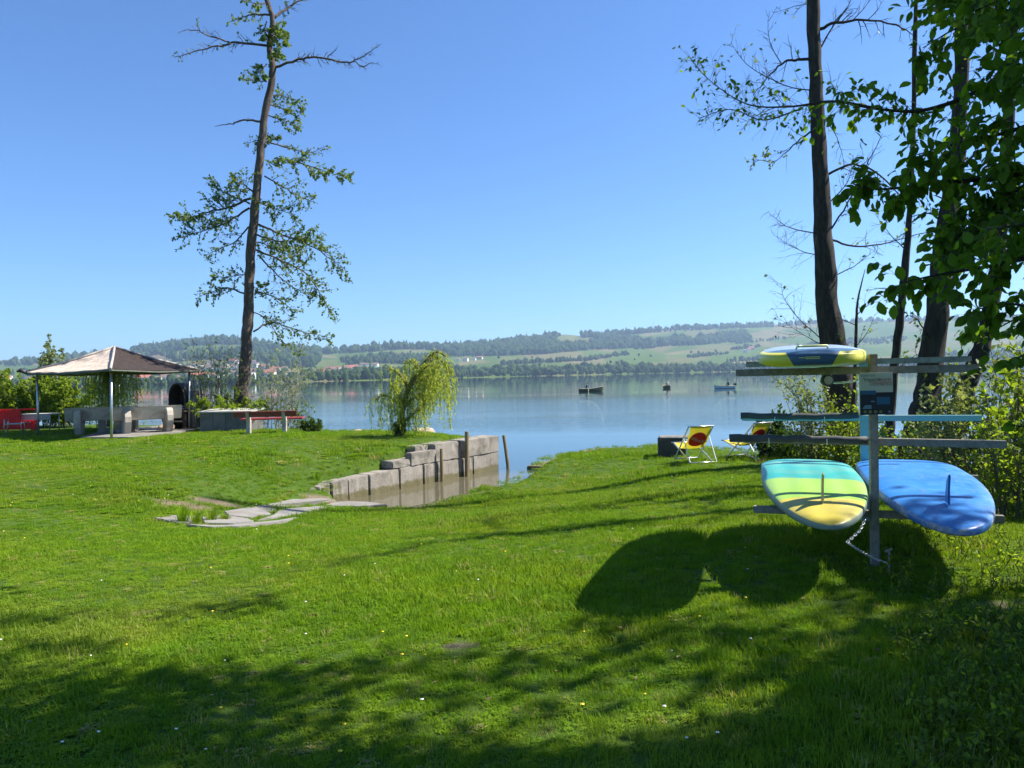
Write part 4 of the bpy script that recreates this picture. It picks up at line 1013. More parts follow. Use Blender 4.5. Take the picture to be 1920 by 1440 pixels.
for txt, size, x, z, mat in (('Vorsicht', .034, -.13, .335, 'sgdark'), ('blinde', .034, .26, .335, 'sgred'), ('Passagiere', .037, .14, .265, 'sgred'), ('K A N T O N', .016, -.25, .425, 'sgdark'), ('Schützen Sie unsere Gewässer', .0125, .14, .205, 'sgdark')):
    me = text_mesh(txt, size)
    for v in me.vertices: v.co = Vector((v.co.x + x * sw, -.0064, v.co.y + z * sh))
    me.materials.append(M[mat]); link_mesh('lettering', me, plate)
# chain from the lower arm to a stake, and the padlock chain under the top board
def chain(name, pts, label, link=.026, r_=.0034):
    pts = [Vector(p) for p in pts]; mb = MB(); acc = []; 
    for i in range(len(pts) - 1):
        n = max(1, int((pts[i + 1] - pts[i]).length / (link * .72)))
        acc += [pts[i].lerp(pts[i + 1], q / n) for q in range(n)]
    acc.append(pts[-1])
    for i in range(len(acc) - 1):
        c_ = (acc[i] + acc[i + 1]) / 2; d = (acc[i + 1] - acc[i]).normalized(); s_ = d.cross(Vector((0, 0, 1)));
        s_ = s_.normalized() if s_.length > 1e-3 else Vector((1, 0, 0)); u_ = s_.cross(d); s_ = (s_ + u_ * (1 if i % 2 else -1)).normalized()
        loop = [c_ + d * math.cos(a) * link * .55 + s_ * math.sin(a) * link * .30 for a in np.linspace(0, 2 * math.pi, 9)]
        mb.tube(loop, r_, 4, cap=False)
    o = mb.build(name, M['chain'], smooth=True, recalc=False); return tag(o, label, 'chain')
chain('chain', [W(1622, 975, 4.9), W(1612, 995, 4.85), W(1588, 1017, 4.8), W(1612, 1033, 4.85), W(1640, 1048, 4.95), W(1664, 1056, 5.0)], 'bright steel chain hanging below the striped paddleboard')
chain('chain', [W(1548, 713, 5.6), W(1566, 718, 5.6), W(1590, 716, 5.55), W(1614, 712, 5.45)], 'short steel chain stretched beside the warning sign')
p = W(1551, 713, 5.6); t = root('padlock', p, 0, 'round padlock with dark rim hanging under the top rack arm', 'padlock')
mb = MB(); mb.tube([(0, -.02, 0), (0, .02, 0)], .045, 18); mb.build('rim', M['foam'], t, bevel=.004); mb = MB(); mb.tube([(0, -.024, 0), (0, -.0205, 0)], .032, 18); mb.build('face', M['lid'], t)
mb = MB(); mb.tube([(-.03, 0, .03), (-.032, 0, .07), (0, 0, .09), (.032, 0, .07), (.03, 0, .03)], .006, 6); mb.build('shackle', M['chain'], t, smooth=True)
p = G(1668, 1105); p = Vector((W(1666, 1060, 5.0).x, W(1666, 1060, 5.0).y, 1.15)); t = root('ground_stake', p, 0, 'short metal stake with ring holding the end of the chain', 'stake')
mb = MB(); mb.tube([(0, 0, -.1), (.003, 0, .23)], .006, 7); mb.build('rod', M['rackwood'], t, smooth=True); mb = MB(); mb.tube([(-.022, .0, .215), (.025, 0, .235)], .008, 7); mb.build('crosspiece', M['rackwood'], t)

# ------------------------------------------------------------------ boats on the lake
M['boatwood'] = surf('dark varnished boat', (.09, .08, .04), (.16, .14, .07), 5, .5, .1, .003); M['boatwhite'] = surf('pale grey boat', (.52, .54, .54), (.62, .63, .62), 5, .45, .1, .003)
M['gunwale'] = surf('pale gunwale', (.40, .36, .22), (.52, .47, .30), 5, .5, .1, .003); M['jacket'] = surf('dark jacket', (.02, .022, .03), (.04, .04, .05), 8, .8, .2, .004)
M['shirt'] = surf('pale shirt', (.42, .36, .34), (.5, .44, .42), 8, .8, .2, .004); M['skin'] = surf('skin', (.46, .27, .19), (.54, .33, .24), 8, .6, .1, .002); M['motor'] = surf('outboard cowl', (.02, .02, .022), (.035, .035, .04), 8, .35, .05, .001)
M['trousers'] = surf('grey trousers', (.25, .25, .26), (.33, .33, .34), 8, .8, .2, .004)
def rowboat(loc, rz, L, label, mat, bow_up=.28, motor=True):
    t = root('fishing_boat', loc, rz, label, 'boat', 'small boats on the lake')
    N = 14; rows = []
    for i in range(N + 1):
        u = i / N; x = (u - .5) * L; w = .66 * (1 - max(0, (u - .45) / .55) ** 2.2) * (.82 + .18 * min(1, u / .3)); w = max(w, .02); sh_ = .36 + bow_up * max(0, (u - .35) / .65) ** 2 + .03 * (1 - u)
        kz = -.14 + .30 * max(0, (u - .7) / .3) ** 2
        rows.append([Vector((x, -w, sh_)), Vector((x, -w * .92, .12 + kz * .2)), Vector((x, -w * .55, kz)), Vector((x, 0, kz - .03)), Vector((x, w * .55, kz)), Vector((x, w * .92, .12 + kz * .2)), Vector((x, w, sh_))])
    mb = MB(); mb.grid(rows); inn = [[p * .94 + Vector((0, 0, .04)) for p in r] for r in rows]; mb.grid(inn)
    k = 7
    for i in range(N):
        for j in (0, 6): mb.f.append((i * k + j, (i + 1) * k + j, (N + 1) * k + (i + 1) * k + j, (N + 1) * k + i * k + j)); mb.m.append(0)
    mb.add(rows[0], [tuple(range(7))])
    mb.build('hull', mat, t, smooth=False, recalc=False)
    for s_ in (0, 6):
        mb = MB(); mb.tube([r[s_] + Vector((0, 0, .01)) for r in rows], .03, 6); mb.build('gunwale', M['gunwale'], t, smooth=True)
    for xx in (-.2, .25): 
        mb = MB(); mb.box((xx * L, 0, .26), (.22, 1.0, .03)); mb.build('thwart', M['gunwale'], t)
    if motor:
        mb = MB(); mb.box((-L / 2 - .22, 0, .58), (.42, .26, .34)); mb.build('outboard_motor', M['motor'], t, bevel=.06); mb = MB(); mb.tube([(-L / 2 - .2, 0, .45), (-L / 2 - .2, 0, -.3)], .06, 7); mb.build('motor_leg', M['motor'], t)
    return t
def person(loc, rz, label, top, leg, lean=0.1):
    t = root('person', loc, rz, label, 'person', 'anglers in the small boats')
    # sitting figure: pelvis at the origin of the skin skeleton, facing +x
    J = {'pel': (0, 0, .0, .15), 'bel': (.0 + lean * .4, 0, .22, .15), 'che': (lean * .9, 0, .42, .165), 'nek': (lean * 1.2, 0, .57, .062), 'hed': (lean * 1.4, 0, .68, .095), 'crn': (lean * 1.45, 0, .79, .075)}
    E = [('pel', 'bel'), ('bel', 'che'), ('che', 'nek'), ('nek', 'hed'), ('hed', 'crn')]
    for s_, y in (('l', 1), ('r', -1)):
        J.update({'sh' + s_: (lean * .9, y * .2, .47, .065), 'el' + s_: (lean + .14, y * .27, .24, .048), 'wr' + s_: (lean + .36, y * .18, .20, .036), 'ha' + s_: (lean + .44, y * .15, .21, .035),
                  'hi' + s_: (.04, y * .10, -.02, .095), 'kn' + s_: (.44, y * .14, .02, .065), 'an' + s_: (.50, y * .14, -.34, .045), 'to' + s_: (.66, y * .15, -.38, .04)})
        E += [('che', 'sh' + s_), ('sh' + s_, 'el' + s_), ('el' + s_, 'wr' + s_), ('wr' + s_, 'ha' + s_), ('pel', 'hi' + s_), ('hi' + s_, 'kn' + s_), ('kn' + s_, 'an' + s_), ('an' + s_, 'to' + s_)]
    names = list(J); me = bpy.data.meshes.new('body'); me.from_pydata([J[k_][:3] for k_ in names], [(names.index(a), names.index(b_)) for a, b_ in E], [])
    o = bpy.data.objects.new('body', me); col.objects.link(o); md = o.modifiers.new('s', 'SKIN'); md.use_smooth_shade = True
    for k_, sv in zip(names, me.skin_vertices[0].data): sv.radius = (J[k_][3],) * 2; sv.use_root = (k_ == 'pel')
    o.modifiers.new('ss', 'SUBSURF').levels = 1
    dg = bpy.context.evaluated_depsgraph_get(); m2 = bpy.data.meshes.new_from_object(o.evaluated_get(dg)); bpy.data.objects.remove(o)
    for mm_ in (top, leg, M['skin']): m2.materials.append(mm_)
    for pl in m2.polygons:
        c_ = pl.center; pl.material_index = 2 if c_.z > .55 or c_.x > lean + .34 and c_.z > .1 else (1 if c_.z < .08 else 0)
    m2.name = 'body'; link_mesh('body', m2, t)
    mb = MB(); mb.tube([(lean * 1.4, 0, .74), (lean * 1.45, 0, .80), (lean * 1.45, 0, .85)], [.105, .10, .05], 9); mb.build('cap', top, t, smooth=True)
    return t
def lake_pt(px, py): q = P(px, py, 0.0); return q
q = lake_pt(1108, 733.5); rowboat(q, R(-6), 3.6, 'dark wooden boat with raised bow, leftmost on the lake', M['boatwood'], .36, motor=False)
person(q + Vector((-.75, 0, .42)), R(-10), 'person in dark jacket seated in the dark wooden boat', M['jacket'], M['trousers'], .16)
mb = MB(); mb.tube([(q.x - .4, q.y - .7, .35), (q.x - .5, q.y - 1.1, 0.02)], .03, 6); tag(mb.build('oar', M['gunwale']), 'short white oar hanging over the side of the dark boat', 'oar')
q = lake_pt(1250, 728); rowboat(q, R(80), 3.6, 'small boat seen end on in the middle of the lake', M['boatwood'], .2, motor=False); person(q + Vector((0, -.5, .40)), R(80), 'person in pale shirt seated in the end on boat', M['shirt'], M['jacket'], .1)
q = lake_pt(1357, 728.5); rowboat(q, R(186), 3.0, 'pale grey motor boat, rightmost on the lake', M['boatwhite'], .16, motor=True)
person(q + Vector((.75, 0, .46)), R(175), 'person in dark jacket and pale cap in the pale grey motor boat', M['jacket'], M['jacket'], .05)

# ------------------------------------------------------------------ vegetation helpers
def rvec(r): 
    v = Vector((r.gauss(0, 1), r.gauss(0, 1), r.gauss(0, 1))); return v.normalized()
class Leaves:
    def __init__(s): s.p = []; s.a = []; s.n = []; s.l = []; s.w = []; s.v = []
    def add(s, p, a, n, l, w, v):
        s.p.append(p); s.a.append(a); s.n.append(n); s.l.append(l); s.w.append(w); s.v.append(v)
    def arrays(s):
        p = np.array(s.p, float).reshape(-1, 3); a = np.array(s.a, float).reshape(-1, 3); n = np.array(s.n, float).reshape(-1, 3)
        a /= np.linalg.norm(a, axis=1, keepdims=True) + 1e-9
        b_ = np.cross(a, n); b_ /= np.linalg.norm(b_, axis=1, keepdims=True) + 1e-9; n = np.cross(b_, a)
        return p, a, b_, n, np.array(s.l)[:, None], np.array(s.w)[:, None], np.array(s.v)
    def build(s, name, mat, parent, fine=False, kind=None):
        if not s.p: return None
        p, a, b_, n, l, w, v = s.arrays(); k = len(p); L = np.array(parent.location) if parent is not None else 0
        if fine: prof = [(0, 0, 0), (.22, .36, .07), (.5, .5, .10), (.78, .33, .06), (1, 0, -.05), (.78, -.33, .06), (.5, -.5, .10), (.22, -.36, .07)]
        else: prof = [(0, 0, 0), (.48, .5, .10), (1, 0, 0), (.48, -.5, .10)]
        V = np.stack([p + a * l * x + b_ * w * y + n * l * z for x, y, z in prof], 1).reshape(-1, 3) - L
        m_ = len(prof); base = (np.arange(k) * m_)[:, None]
        tri = [(0, 1, 7), (1, 2, 6), (1, 6, 7), (2, 3, 5), (2, 5, 6), (3, 4, 5)] if fine else [(0, 1, 2), (0, 2, 3)]
        Fv = np.concatenate([base + np.array(t)[None] for t in tri])
        me = fast_mesh(name, V, Fv, 3, mat, {'v': np.repeat(v, m_)})
        o = link_mesh(name, me, parent)
        if kind: o['kind'] = kind
        return o
def spline(pts, n):
    pts = [Vector(p) for p in pts]; out = []
    ext = [pts[0] * 2 - pts[1]] + pts + [pts[-1] * 2 - pts[-2]]
    for i in range(len(pts) - 1):
        p0, p1, p2, p3 = ext[i:i + 4]
        for q in range(n):
            t = q / n; out.append(.5 * ((2 * p1) + (p2 - p0) * t + (2 * p0 - 5 * p1 + 4 * p2 - p3) * t * t + (3 * p1 - p0 - 3 * p2 + p3) * t ** 3))
    out.append(pts[-1]); return out
def twig_path(r, p, d, L, n=4, curl=.25, grav=0.0):
    pts = [p]; d = d.normalized()
    for i in range(n):
        d = (d + rvec(r) * curl + Vector((0, 0, grav))).normalized(); p = p + d * (L / n); pts.append(p)
    return pts
def dress(r, mb, lv, path, r0, spacing, L, leaf, ldens, grav=-.05, up=.15, sub=True, start=.15, side=None, lw=.7, cl=1, hang=.3, curl=.25, taper=.6, mr=.0055):
    """side twigs along a limb, sub-twigs on them and leaves at their ends"""
    tot = sum((path[i + 1] - path[i]).length for i in range(len(path) - 1)); s = start * tot; acc = 0; i = 0
    while i < len(path) - 1:
        seg = (path[i + 1] - path[i]).length
        if s > acc + seg or seg < 1e-6: acc += seg; i += 1; continue
        f = s / tot; p = path[i].lerp(path[i + 1], (s - acc) / seg); t = (path[i + 1] - path[i]).normalized()
        q = rvec(r); q = (q - t * q.dot(t)).normalized()
        d = (q * .9 + t * .75 + Vector((0, 0, up))).normalized()
        ln = L * r.uniform(.45, 1.1) * (1 - taper * f)
        tp = twig_path(r, p, d, ln, 4, curl, grav); rr_ = max(r0 * (1 - .7 * f) * .45, mr)
        mb.tube(tp, [rr_, rr_ * .8, rr_ * .6, rr_ * .4, rr_ * .2], 3, cap=False)
        ends = [tp]
        if sub:
            for k_ in (1, 2, 3):
                if r.random() < .8:
                    d2 = ((tp[k_] - tp[k_ - 1]).normalized() + rvec(r) * .8).normalized(); t2 = twig_path(r, tp[k_], d2, ln * r.uniform(.3, .6), 3, curl, grav)
                    mb.tube(t2, [rr_ * .5, rr_ * .4, rr_ * .3, rr_ * .15], 3, cap=False); ends.append(t2)
        for tp2 in ends:
            for k_ in range(1, len(tp2)):
                for _ in range(cl):
                    if r.random() < ldens:
                        pp = tp2[k_ - 1].lerp(tp2[k_], r.random()); dd = ((tp2[k_] - tp2[k_ - 1]).normalized() * .6 + rvec(r) + Vector((0, 0, -hang))).normalized()
                        sz = leaf * r.uniform(.65, 1.25); lv.add(pp, dd, rvec(r) + Vector((0, 0, .9)), sz, sz * lw, min(1, max(0, r.gauss(.5, .24))))
        s += spacing * r.uniform(.6, 1.4)
def make_tree(name, label, base, trunk, radii, limbs, mat, leafmat, seed, leaf=.07, spacing=.28, L=.9, group=None, nseg=5, sides=12, **kw):
    """trunk, limbs: world points; each limb (points, radius, leaf density, twig length factor)"""
    r = random.Random(seed); t = root(name, base, 0, label, 'tree', group)
    tp = spline(trunk, nseg); rad = np.interp(np.linspace(0, 1, len(tp)), np.linspace(0, 1, len(radii)), radii)
    jit = [p + Vector((r.uniform(-1, 1), r.uniform(-1, 1), 0)) * rr_ * .12 for p, rr_ in zip(tp, rad)]
    mb = MB(); sides = 18; jit = spline(jit, 3); rad = np.interp(np.linspace(0, 1, len(jit)), np.linspace(0, 1, len(rad)), rad); mb.tube(jit, list(rad), sides)
    for q in range(len(mb.v)):                                       # fissured, knobbly bark
        v = Vector(mb.v[q]); c_ = jit[q // sides]; k_ = 1 + .13 * mnoise.noise(Vector((v.x * 9, v.y * 9, v.z * 1.6))) + .12 * mnoise.noise(Vector((v.x * 2.2 + 5, v.y * 2.2, v.z * 1.1)))
        mb.v[q] = tuple(c_ + (v - c_) * k_)
    mb.build('trunk', mat, t, smooth=True, world=True, recalc=False)
    tw = MB(); lv = Leaves()
    for li in limbs:
        pts, r0, dens, lf = li[:4]; sp = spline(pts, 4); n = len(sp)
        mb = MB(); sp2 = [p + rvec(r) * r0 * .6 * (1 if 0 < i < n - 1 else 0) for i, p in enumerate(sp)]
        mb.tube(sp2, [max(r0 * (1 - .82 * i / (n - 1)), .003) for i in range(n)], 7)
        mb.build('limb', mat, t, smooth=True, world=True, recalc=False)
        dress(r, tw, lv, sp2, r0, spacing, L * lf, leaf, dens, **kw)
    if tw.v: tw.build('twigs', M['twig'], t, world=True, recalc=False)['kind'] = 'stuff'
    lv.build('crown', leafmat, t)
    return t, lv
def px_path(pts, d, depth_end=0.0):
    n = len(pts); return [W(x, y, d + depth_end * i / max(1, n - 1)) for i, (x, y) in enumerate(pts)]
def shrub(name, label, base, h, spread, stems, leaf, dens, seed, leafmat, twigmat=None, L=.4, spacing=.12, lean=(0, 0), cat='bush', group=None, r0=.012, start=.25, cl=1, lw=.6, hang=.2, up=.2, grav=0.0, sub=True):
    r = random.Random(seed); t = root(name, base, 0, label, cat, group); tw = MB(); lv = Leaves(); base = Vector(base)
    for i in range(stems):
        a = r.uniform(0, 2 * math.pi); k_ = math.sqrt(r.random()); top = base + Vector((math.cos(a) * spread * k_ + lean[0], math.sin(a) * spread * k_ * .8 + lean[1], h * r.uniform(.55, 1.05) * (1 - .25 * k_ * k_)))
        b0 = base + Vector((math.cos(a), math.sin(a) * .8, 0)) * spread * k_ * .45 + Vector((0, 0, -.1))
        mid = b0.lerp(top, .5) + rvec(r) * h * .07 + Vector((0, 0, h * .06)); sp = spline([b0, mid, top], 5)
        tw.tube(sp, [max(r0 * (1 - .85 * q / (len(sp) - 1)), .002) for q in range(len(sp))], 4, cap=False)
        dress(r, tw, lv, sp, r0, spacing, L, leaf, dens, grav=grav, up=up, start=start, cl=cl, lw=lw, hang=hang, sub=sub, taper=.45, mr=.0034)
    tw.build('stems', twigmat or M['twig'], t, world=True, recalc=False)['kind'] = 'stuff'; lv.build('foliage', leafmat, t)
    return t

# ------------------------------------------------------------------ tall thin alder on the left
d = 27.0
trunk = px_path([(447, 772), (453, 743), (459, 685), (463, 622), (466, 560), (472, 458), (483, 343), (495, 229), (511, 137), (506, 91), (511, 37), (501, 0), (492, -60), (488, -160)], d)
pxm = d / FPX
AL = [([(511, 127), (560, 112), (590, 107), (650, 117), (665, 113), (690, 100), (712, 83)], 4.2, .03, .45), ([(665, 113), (680, 126), (695, 118), (712, 122)], 2, 0, .3), ([(615, 106), (628, 95), (634, 84)], 1.6, 0, .2),
      ([(504, 86), (445, 80), (415, 86), (390, 90), (350, 100), (328, 108)], 4, .05, .5), ([(430, 79), (395, 68), (375, 58), (370, 38)], 2.6, .02, .4), ([(375, 58), (350, 56), (332, 62)], 1.6, 0, .3),
      ([(513, 34), (535, 18), (562, 0), (590, -16)], 4.5, .1, .5), ([(506, 28), (478, 27), (455, 32), (432, 41)], 3.4, .25, .4), ([(489, 228), (458, 226), (430, 233), (403, 237)], 3.6, .0, .12), ([(503, 8), (478, 6), (455, 0)], 2.4, .3, .4),
      ([(500, 153), (478, 151), (448, 148)], 2, .4, .6), ([(508, 45), (520, 52), (538, 60)], 2, 1.0, .55), ([(508, 65), (522, 72), (540, 75)], 2, .8, .6), ([(507, 95), (515, 105), (522, 100)], 1.5, 1, .5), ([(500, 120), (492, 130), (488, 150)], 1.6, .8, .5),
      ([(507, 178), (530, 180), (565, 190)], 2, .35, .6), ([(502, 195), (530, 203), (570, 212)], 2.4, .85, .8), ([(500, 215), (530, 225), (560, 235)], 2.2, .6, .8), ([(500, 265), (540, 278), (580, 286), (615, 272)], 2.6, .15, .5), ([(515, 297), (560, 305), (600, 318), (655, 335)], 2.6, .85, .9),
      ([(497, 300), (520, 310), (545, 300)], 2, .8, .7), ([(496, 330), (530, 350), (560, 368), (590, 380)], 2.5, .75, .9), ([(490, 260), (478, 265), (458, 268)], 1.6, .1, .4), ([(488, 290), (500, 262), (520, 258)], 1.6, .7, .5),
      ([(470, 372), (430, 387), (390, 397), (352, 408), (322, 405)], 4, .85, 1.05), ([(476, 360), (455, 345), (430, 338)], 3, .95, .9), ([(468, 390), (440, 408), (410, 425), (370, 435), (332, 447)], 3.6, .85, 1.0), ([(468, 382), (440, 370), (410, 355), (395, 350)], 3, .9, .8),
      ([(466, 425), (445, 450), (415, 465), (385, 480)], 2.6, .4, .8), ([(480, 375), (510, 390), (555, 402)], 2.6, .75, .9), ([(483, 420), (530, 440), (570, 455), (610, 478), (650, 508)], 3.6, .95, 1.1), ([(482, 440), (520, 452), (555, 450), (590, 440)], 3, .9, .9),
      ([(480, 468), (530, 490), (570, 510), (600, 550), (622, 592)], 3.4, .9, 1.0), ([(485, 478), (520, 515), (550, 538), (585, 558)], 2.6, .45, .9), ([(457, 550), (425, 540), (400, 546), (372, 556)], 2.8, .65, .8), ([(478, 545), (520, 560), (555, 585)], 2.4, .4, .9),
      ([(470, 455), (490, 455), (520, 470), (560, 480)], 2.6, .95, .9), ([(468, 520), (455, 515), (420, 520), (402, 516)], 2.2, .6, .7), ([(475, 622), (510, 605), (560, 620), (620, 634)], 2.8, .6, .8), ([(470, 530), (480, 540), (500, 535)], 2, .8, .6), ([(465, 580), (500, 600), (530, 640), (560, 660)], 2, .35, .8), ([(500, 40), (496, 60), (502, 80)], 1.8, 1, .5)]
r = random.Random(4)
limbs = [(px_path(pts, d, r.uniform(-1.6, 1.6)), rp * pxm * .62, dens * .9, lf * .95) for pts, rp, dens, lf in AL]
make_tree('alder_tree', 'tall thin half bare tree leaning over the lakeshore', G(453, 790) * 1 if False else Vector((trunk[0].x, trunk[0].y, .8)), trunk, [q * pxm for q in (15, 13, 10.5, 9.6, 9.2, 8.6, 7.8, 7, 6, 5.6, 5, 4.2, 3.4, 2.2)], limbs, M['barkbrown'], M['alderleaf'], 4, leaf=.088, spacing=.085, L=1.15, grav=-.02, up=.05, cl=3, lw=.85)

# undergrowth round its foot
def at(px, py, d): return W(px, py, d)
p = at(400, 800, 26.3); shrub('bare_shrub', 'tangled half bare shrub left of the tall thin tree foot', (p.x, p.y, .85), 3.6, 1.1, 22, .085, .32, 31, M['alderleaf'], M['twig'], L=.9, spacing=.15, r0=.016)
p = at(520, 800, 26.3); shrub('bare_shrub', 'tangled half bare shrub right of the tall thin tree foot', (p.x, p.y, .8), 3.3, 1.3, 24, .085, .30, 32, M['alderleaf'], M['palebranch'], L=.95, spacing=.15, r0=.016, lean=(.2, 0))
p = at(440, 795, 25.6); shrub('dense_bush', 'dense dark bush at the foot of the tall thin tree', (p.x, p.y, .85), 1.35, 1.5, 36, .10, .9, 33, M['bushleaf'], L=.45, spacing=.13, cl=2)
p = at(560, 800, 25.4); shrub('loose_bush', 'loose bright green bush between red plank bench and water', (p.x, p.y, .6), 1.3, .9, 16, .09, .65, 34, M['alderleaf'], L=.55, spacing=.15)
p = at(584, 814, 23.6); shrub('low_bush', 'low dark leafy bush right of the red plank bench', (p.x, p.y, .85), .55, .38, 14, .085, .95, 35, M['fruitleaf'], L=.22, spacing=.07, cl=2)
# bushes behind the pavilion
for px, py, dd, h, sp, sd_, lm, lab in ((20, 790, 29.3, 2.4, 1.25, 41, 'bushleaf', 'leafy green bush behind the red bench at the left edge'), (85, 790, 29.5, 2.4, 1.1, 42, 'bushleaf', 'leafy green bush behind the grey table'), (130, 790, 29, 2.3, .9, 43, 'bushleaf', 'shaded green bush behind the shaded concrete bench'), (-70, 790, 29, 2.5, 1.5, 44, 'bushleaf', 'tall green bush cut by the left edge of the lawn')):
    p = at(px, py, dd); shrub('leafy_bush', lab, (p.x, p.y, .85), h, sp, 34, .12, .75, sd_, M[lm], L=.45, spacing=.13, cl=2, group=None)
p = at(105, 790, 30.3); shrub('blossoming_tree', 'small pale flowering tree rising above the pavilion roof', (p.x, p.y, .8), 4.2, .85, 18, .11, .75, 45, M['paleleaf'], L=.5, spacing=.14, cat='tree', start=.5, cl=2)

# ------------------------------------------------------------------ willows
def willow(name, label, base, limbs, r0, strand, seed, d, step=.10, leaf=.085, dl=.028, trunk_mat='willowbark'):
    r = random.Random(seed); t = root(name, base, 0, label, 'tree'); tw = MB(); lv = Leaves()
    for i, (pts, rp) in enumerate(limbs):
        sp = spline(pts, 5); n = len(sp); mb = MB(); mb.tube(sp, [max(rp * (1 - .8 * q / (n - 1)), .006) for q in range(n)], 7); mb.build('trunk' if i == 0 else 'limb', M[trunk_mat], t, smooth=True, world=True, recalc=False)
        for q in range(int(n * (.45 if i == 0 else .15)), n - 1):
            for _ in range(max(1, int((sp[q + 1] - sp[q]).length / step))):
                p = sp[q].lerp(sp[q + 1], r.random()); a = r.uniform(0, 2 * math.pi); o = Vector((math.cos(a), math.sin(a), 0)); ln = strand * r.uniform(.35, 1.1) * min(1, (p.z - base[2]) / (strand * .9))
                out = r.uniform(.12, .42) * strand * .6
                path = [p, p + o * out * .45 + Vector((0, 0, .07)), p + o * out * .85 + Vector((0, 0, -ln * .25)), p + o * out + Vector((0, 0, -ln * .65)) + rvec(r) * .03, p + o * out * 1.02 + Vector((0, 0, -ln)) + rvec(r) * .06]
                ps = spline(path, 3); tw.tube(ps, [.004 - .0025 * k_ / (len(ps) - 1) for k_ in range(len(ps))], 3, cap=False)
                for k_ in range(len(ps) - 1):
                    sl_ = (ps[k_ + 1] - ps[k_]).length; td = (ps[k_ + 1] - ps[k_]).normalized()
                    for _2 in range(max(1, int(sl_ / dl))):
                        sz = leaf * r.uniform(.6, 1.25); lv.add(ps[k_].lerp(ps[k_ + 1], r.random()), td * .5 + rvec(r) * .7 + Vector((0, 0, -.5)), rvec(r), sz, sz * .22, min(1, max(0, r.gauss(.55, .25))))
    tw.build('twigs', M['willowbark'], t, world=True, recalc=False)['kind'] = 'stuff'; lv.build('crown', M['willowleaf'], t); return t
wd = 22.4; wb = G(748, 817)
wd = (wb - CAM).dot(_f); wp = lambda pts, e=0: px_path(pts, wd, e); k_ = wd / FPX
willow('willow_tree', 'small weeping willow with drooping branches on the lawn point', wb,
       [(wp([(746, 818), (751, 792), (757, 762), (766, 728), (785, 700), (800, 676), (818, 660), (836, 668)], .2), 7 * k_), (wp([(766, 728), (752, 706), (738, 694), (722, 690)], -.5), 3 * k_), (wp([(755, 768), (737, 748), (717, 742), (703, 752)], .4), 3 * k_),
        (wp([(770, 722), (800, 706), (822, 708), (838, 726)], -.6), 3.2 * k_), (wp([(788, 697), (775, 678), (760, 684)], .6), 2.5 * k_), (wp([(750, 800), (764, 786), (782, 770), (792, 764)], -.3), 2.4 * k_), (wp([(800, 676), (815, 668), (840, 690), (846, 708)], .7), 2.4 * k_), (wp([(757, 762), (780, 745), (805, 740)], .8), 2.4 * k_), (wp([(785, 700), (805, 685), (828, 690)], -.8), 2.2 * k_), (wp([(757, 760), (742, 730), (735, 722)], -.7), 2.2 * k_)],
       .1, 1.15, 51, wd, step=.027, leaf=.095, dl=.024)
p = at(748, 817, wd - .15); shrub('willow_suckers', 'dark leafy suckers at the foot of the weeping willow', (wb.x, wb.y - .05, wb.z), .45, .20, 14, .07, .95, 52, M['fruitleaf'], L=.16, spacing=.06, cat='plant')
p = at(215, 800, 26.6); vb = Vector((p.x, p.y, .8)); vp = lambda pts, e=0: px_path(pts, 26.6, e)
willow('weeping_willow', 'bright weeping willow hanging behind the pavilion poles', vb, [(vp([(205, 800), (206, 750), (203, 700), (195, 672)]), .10), (vp([(205, 720), (225, 690), (245, 688), (258, 705)], .4), .05), (vp([(204, 715), (185, 688), (168, 690), (160, 705)], -.4), .05), (vp([(205, 705), (215, 680), (232, 678)], -.7), .04), (vp([(204, 710), (190, 690), (180, 684)], .8), .04)], .1, 2.1, 53, 26.6, step=.03, leaf=.13, dl=.045)

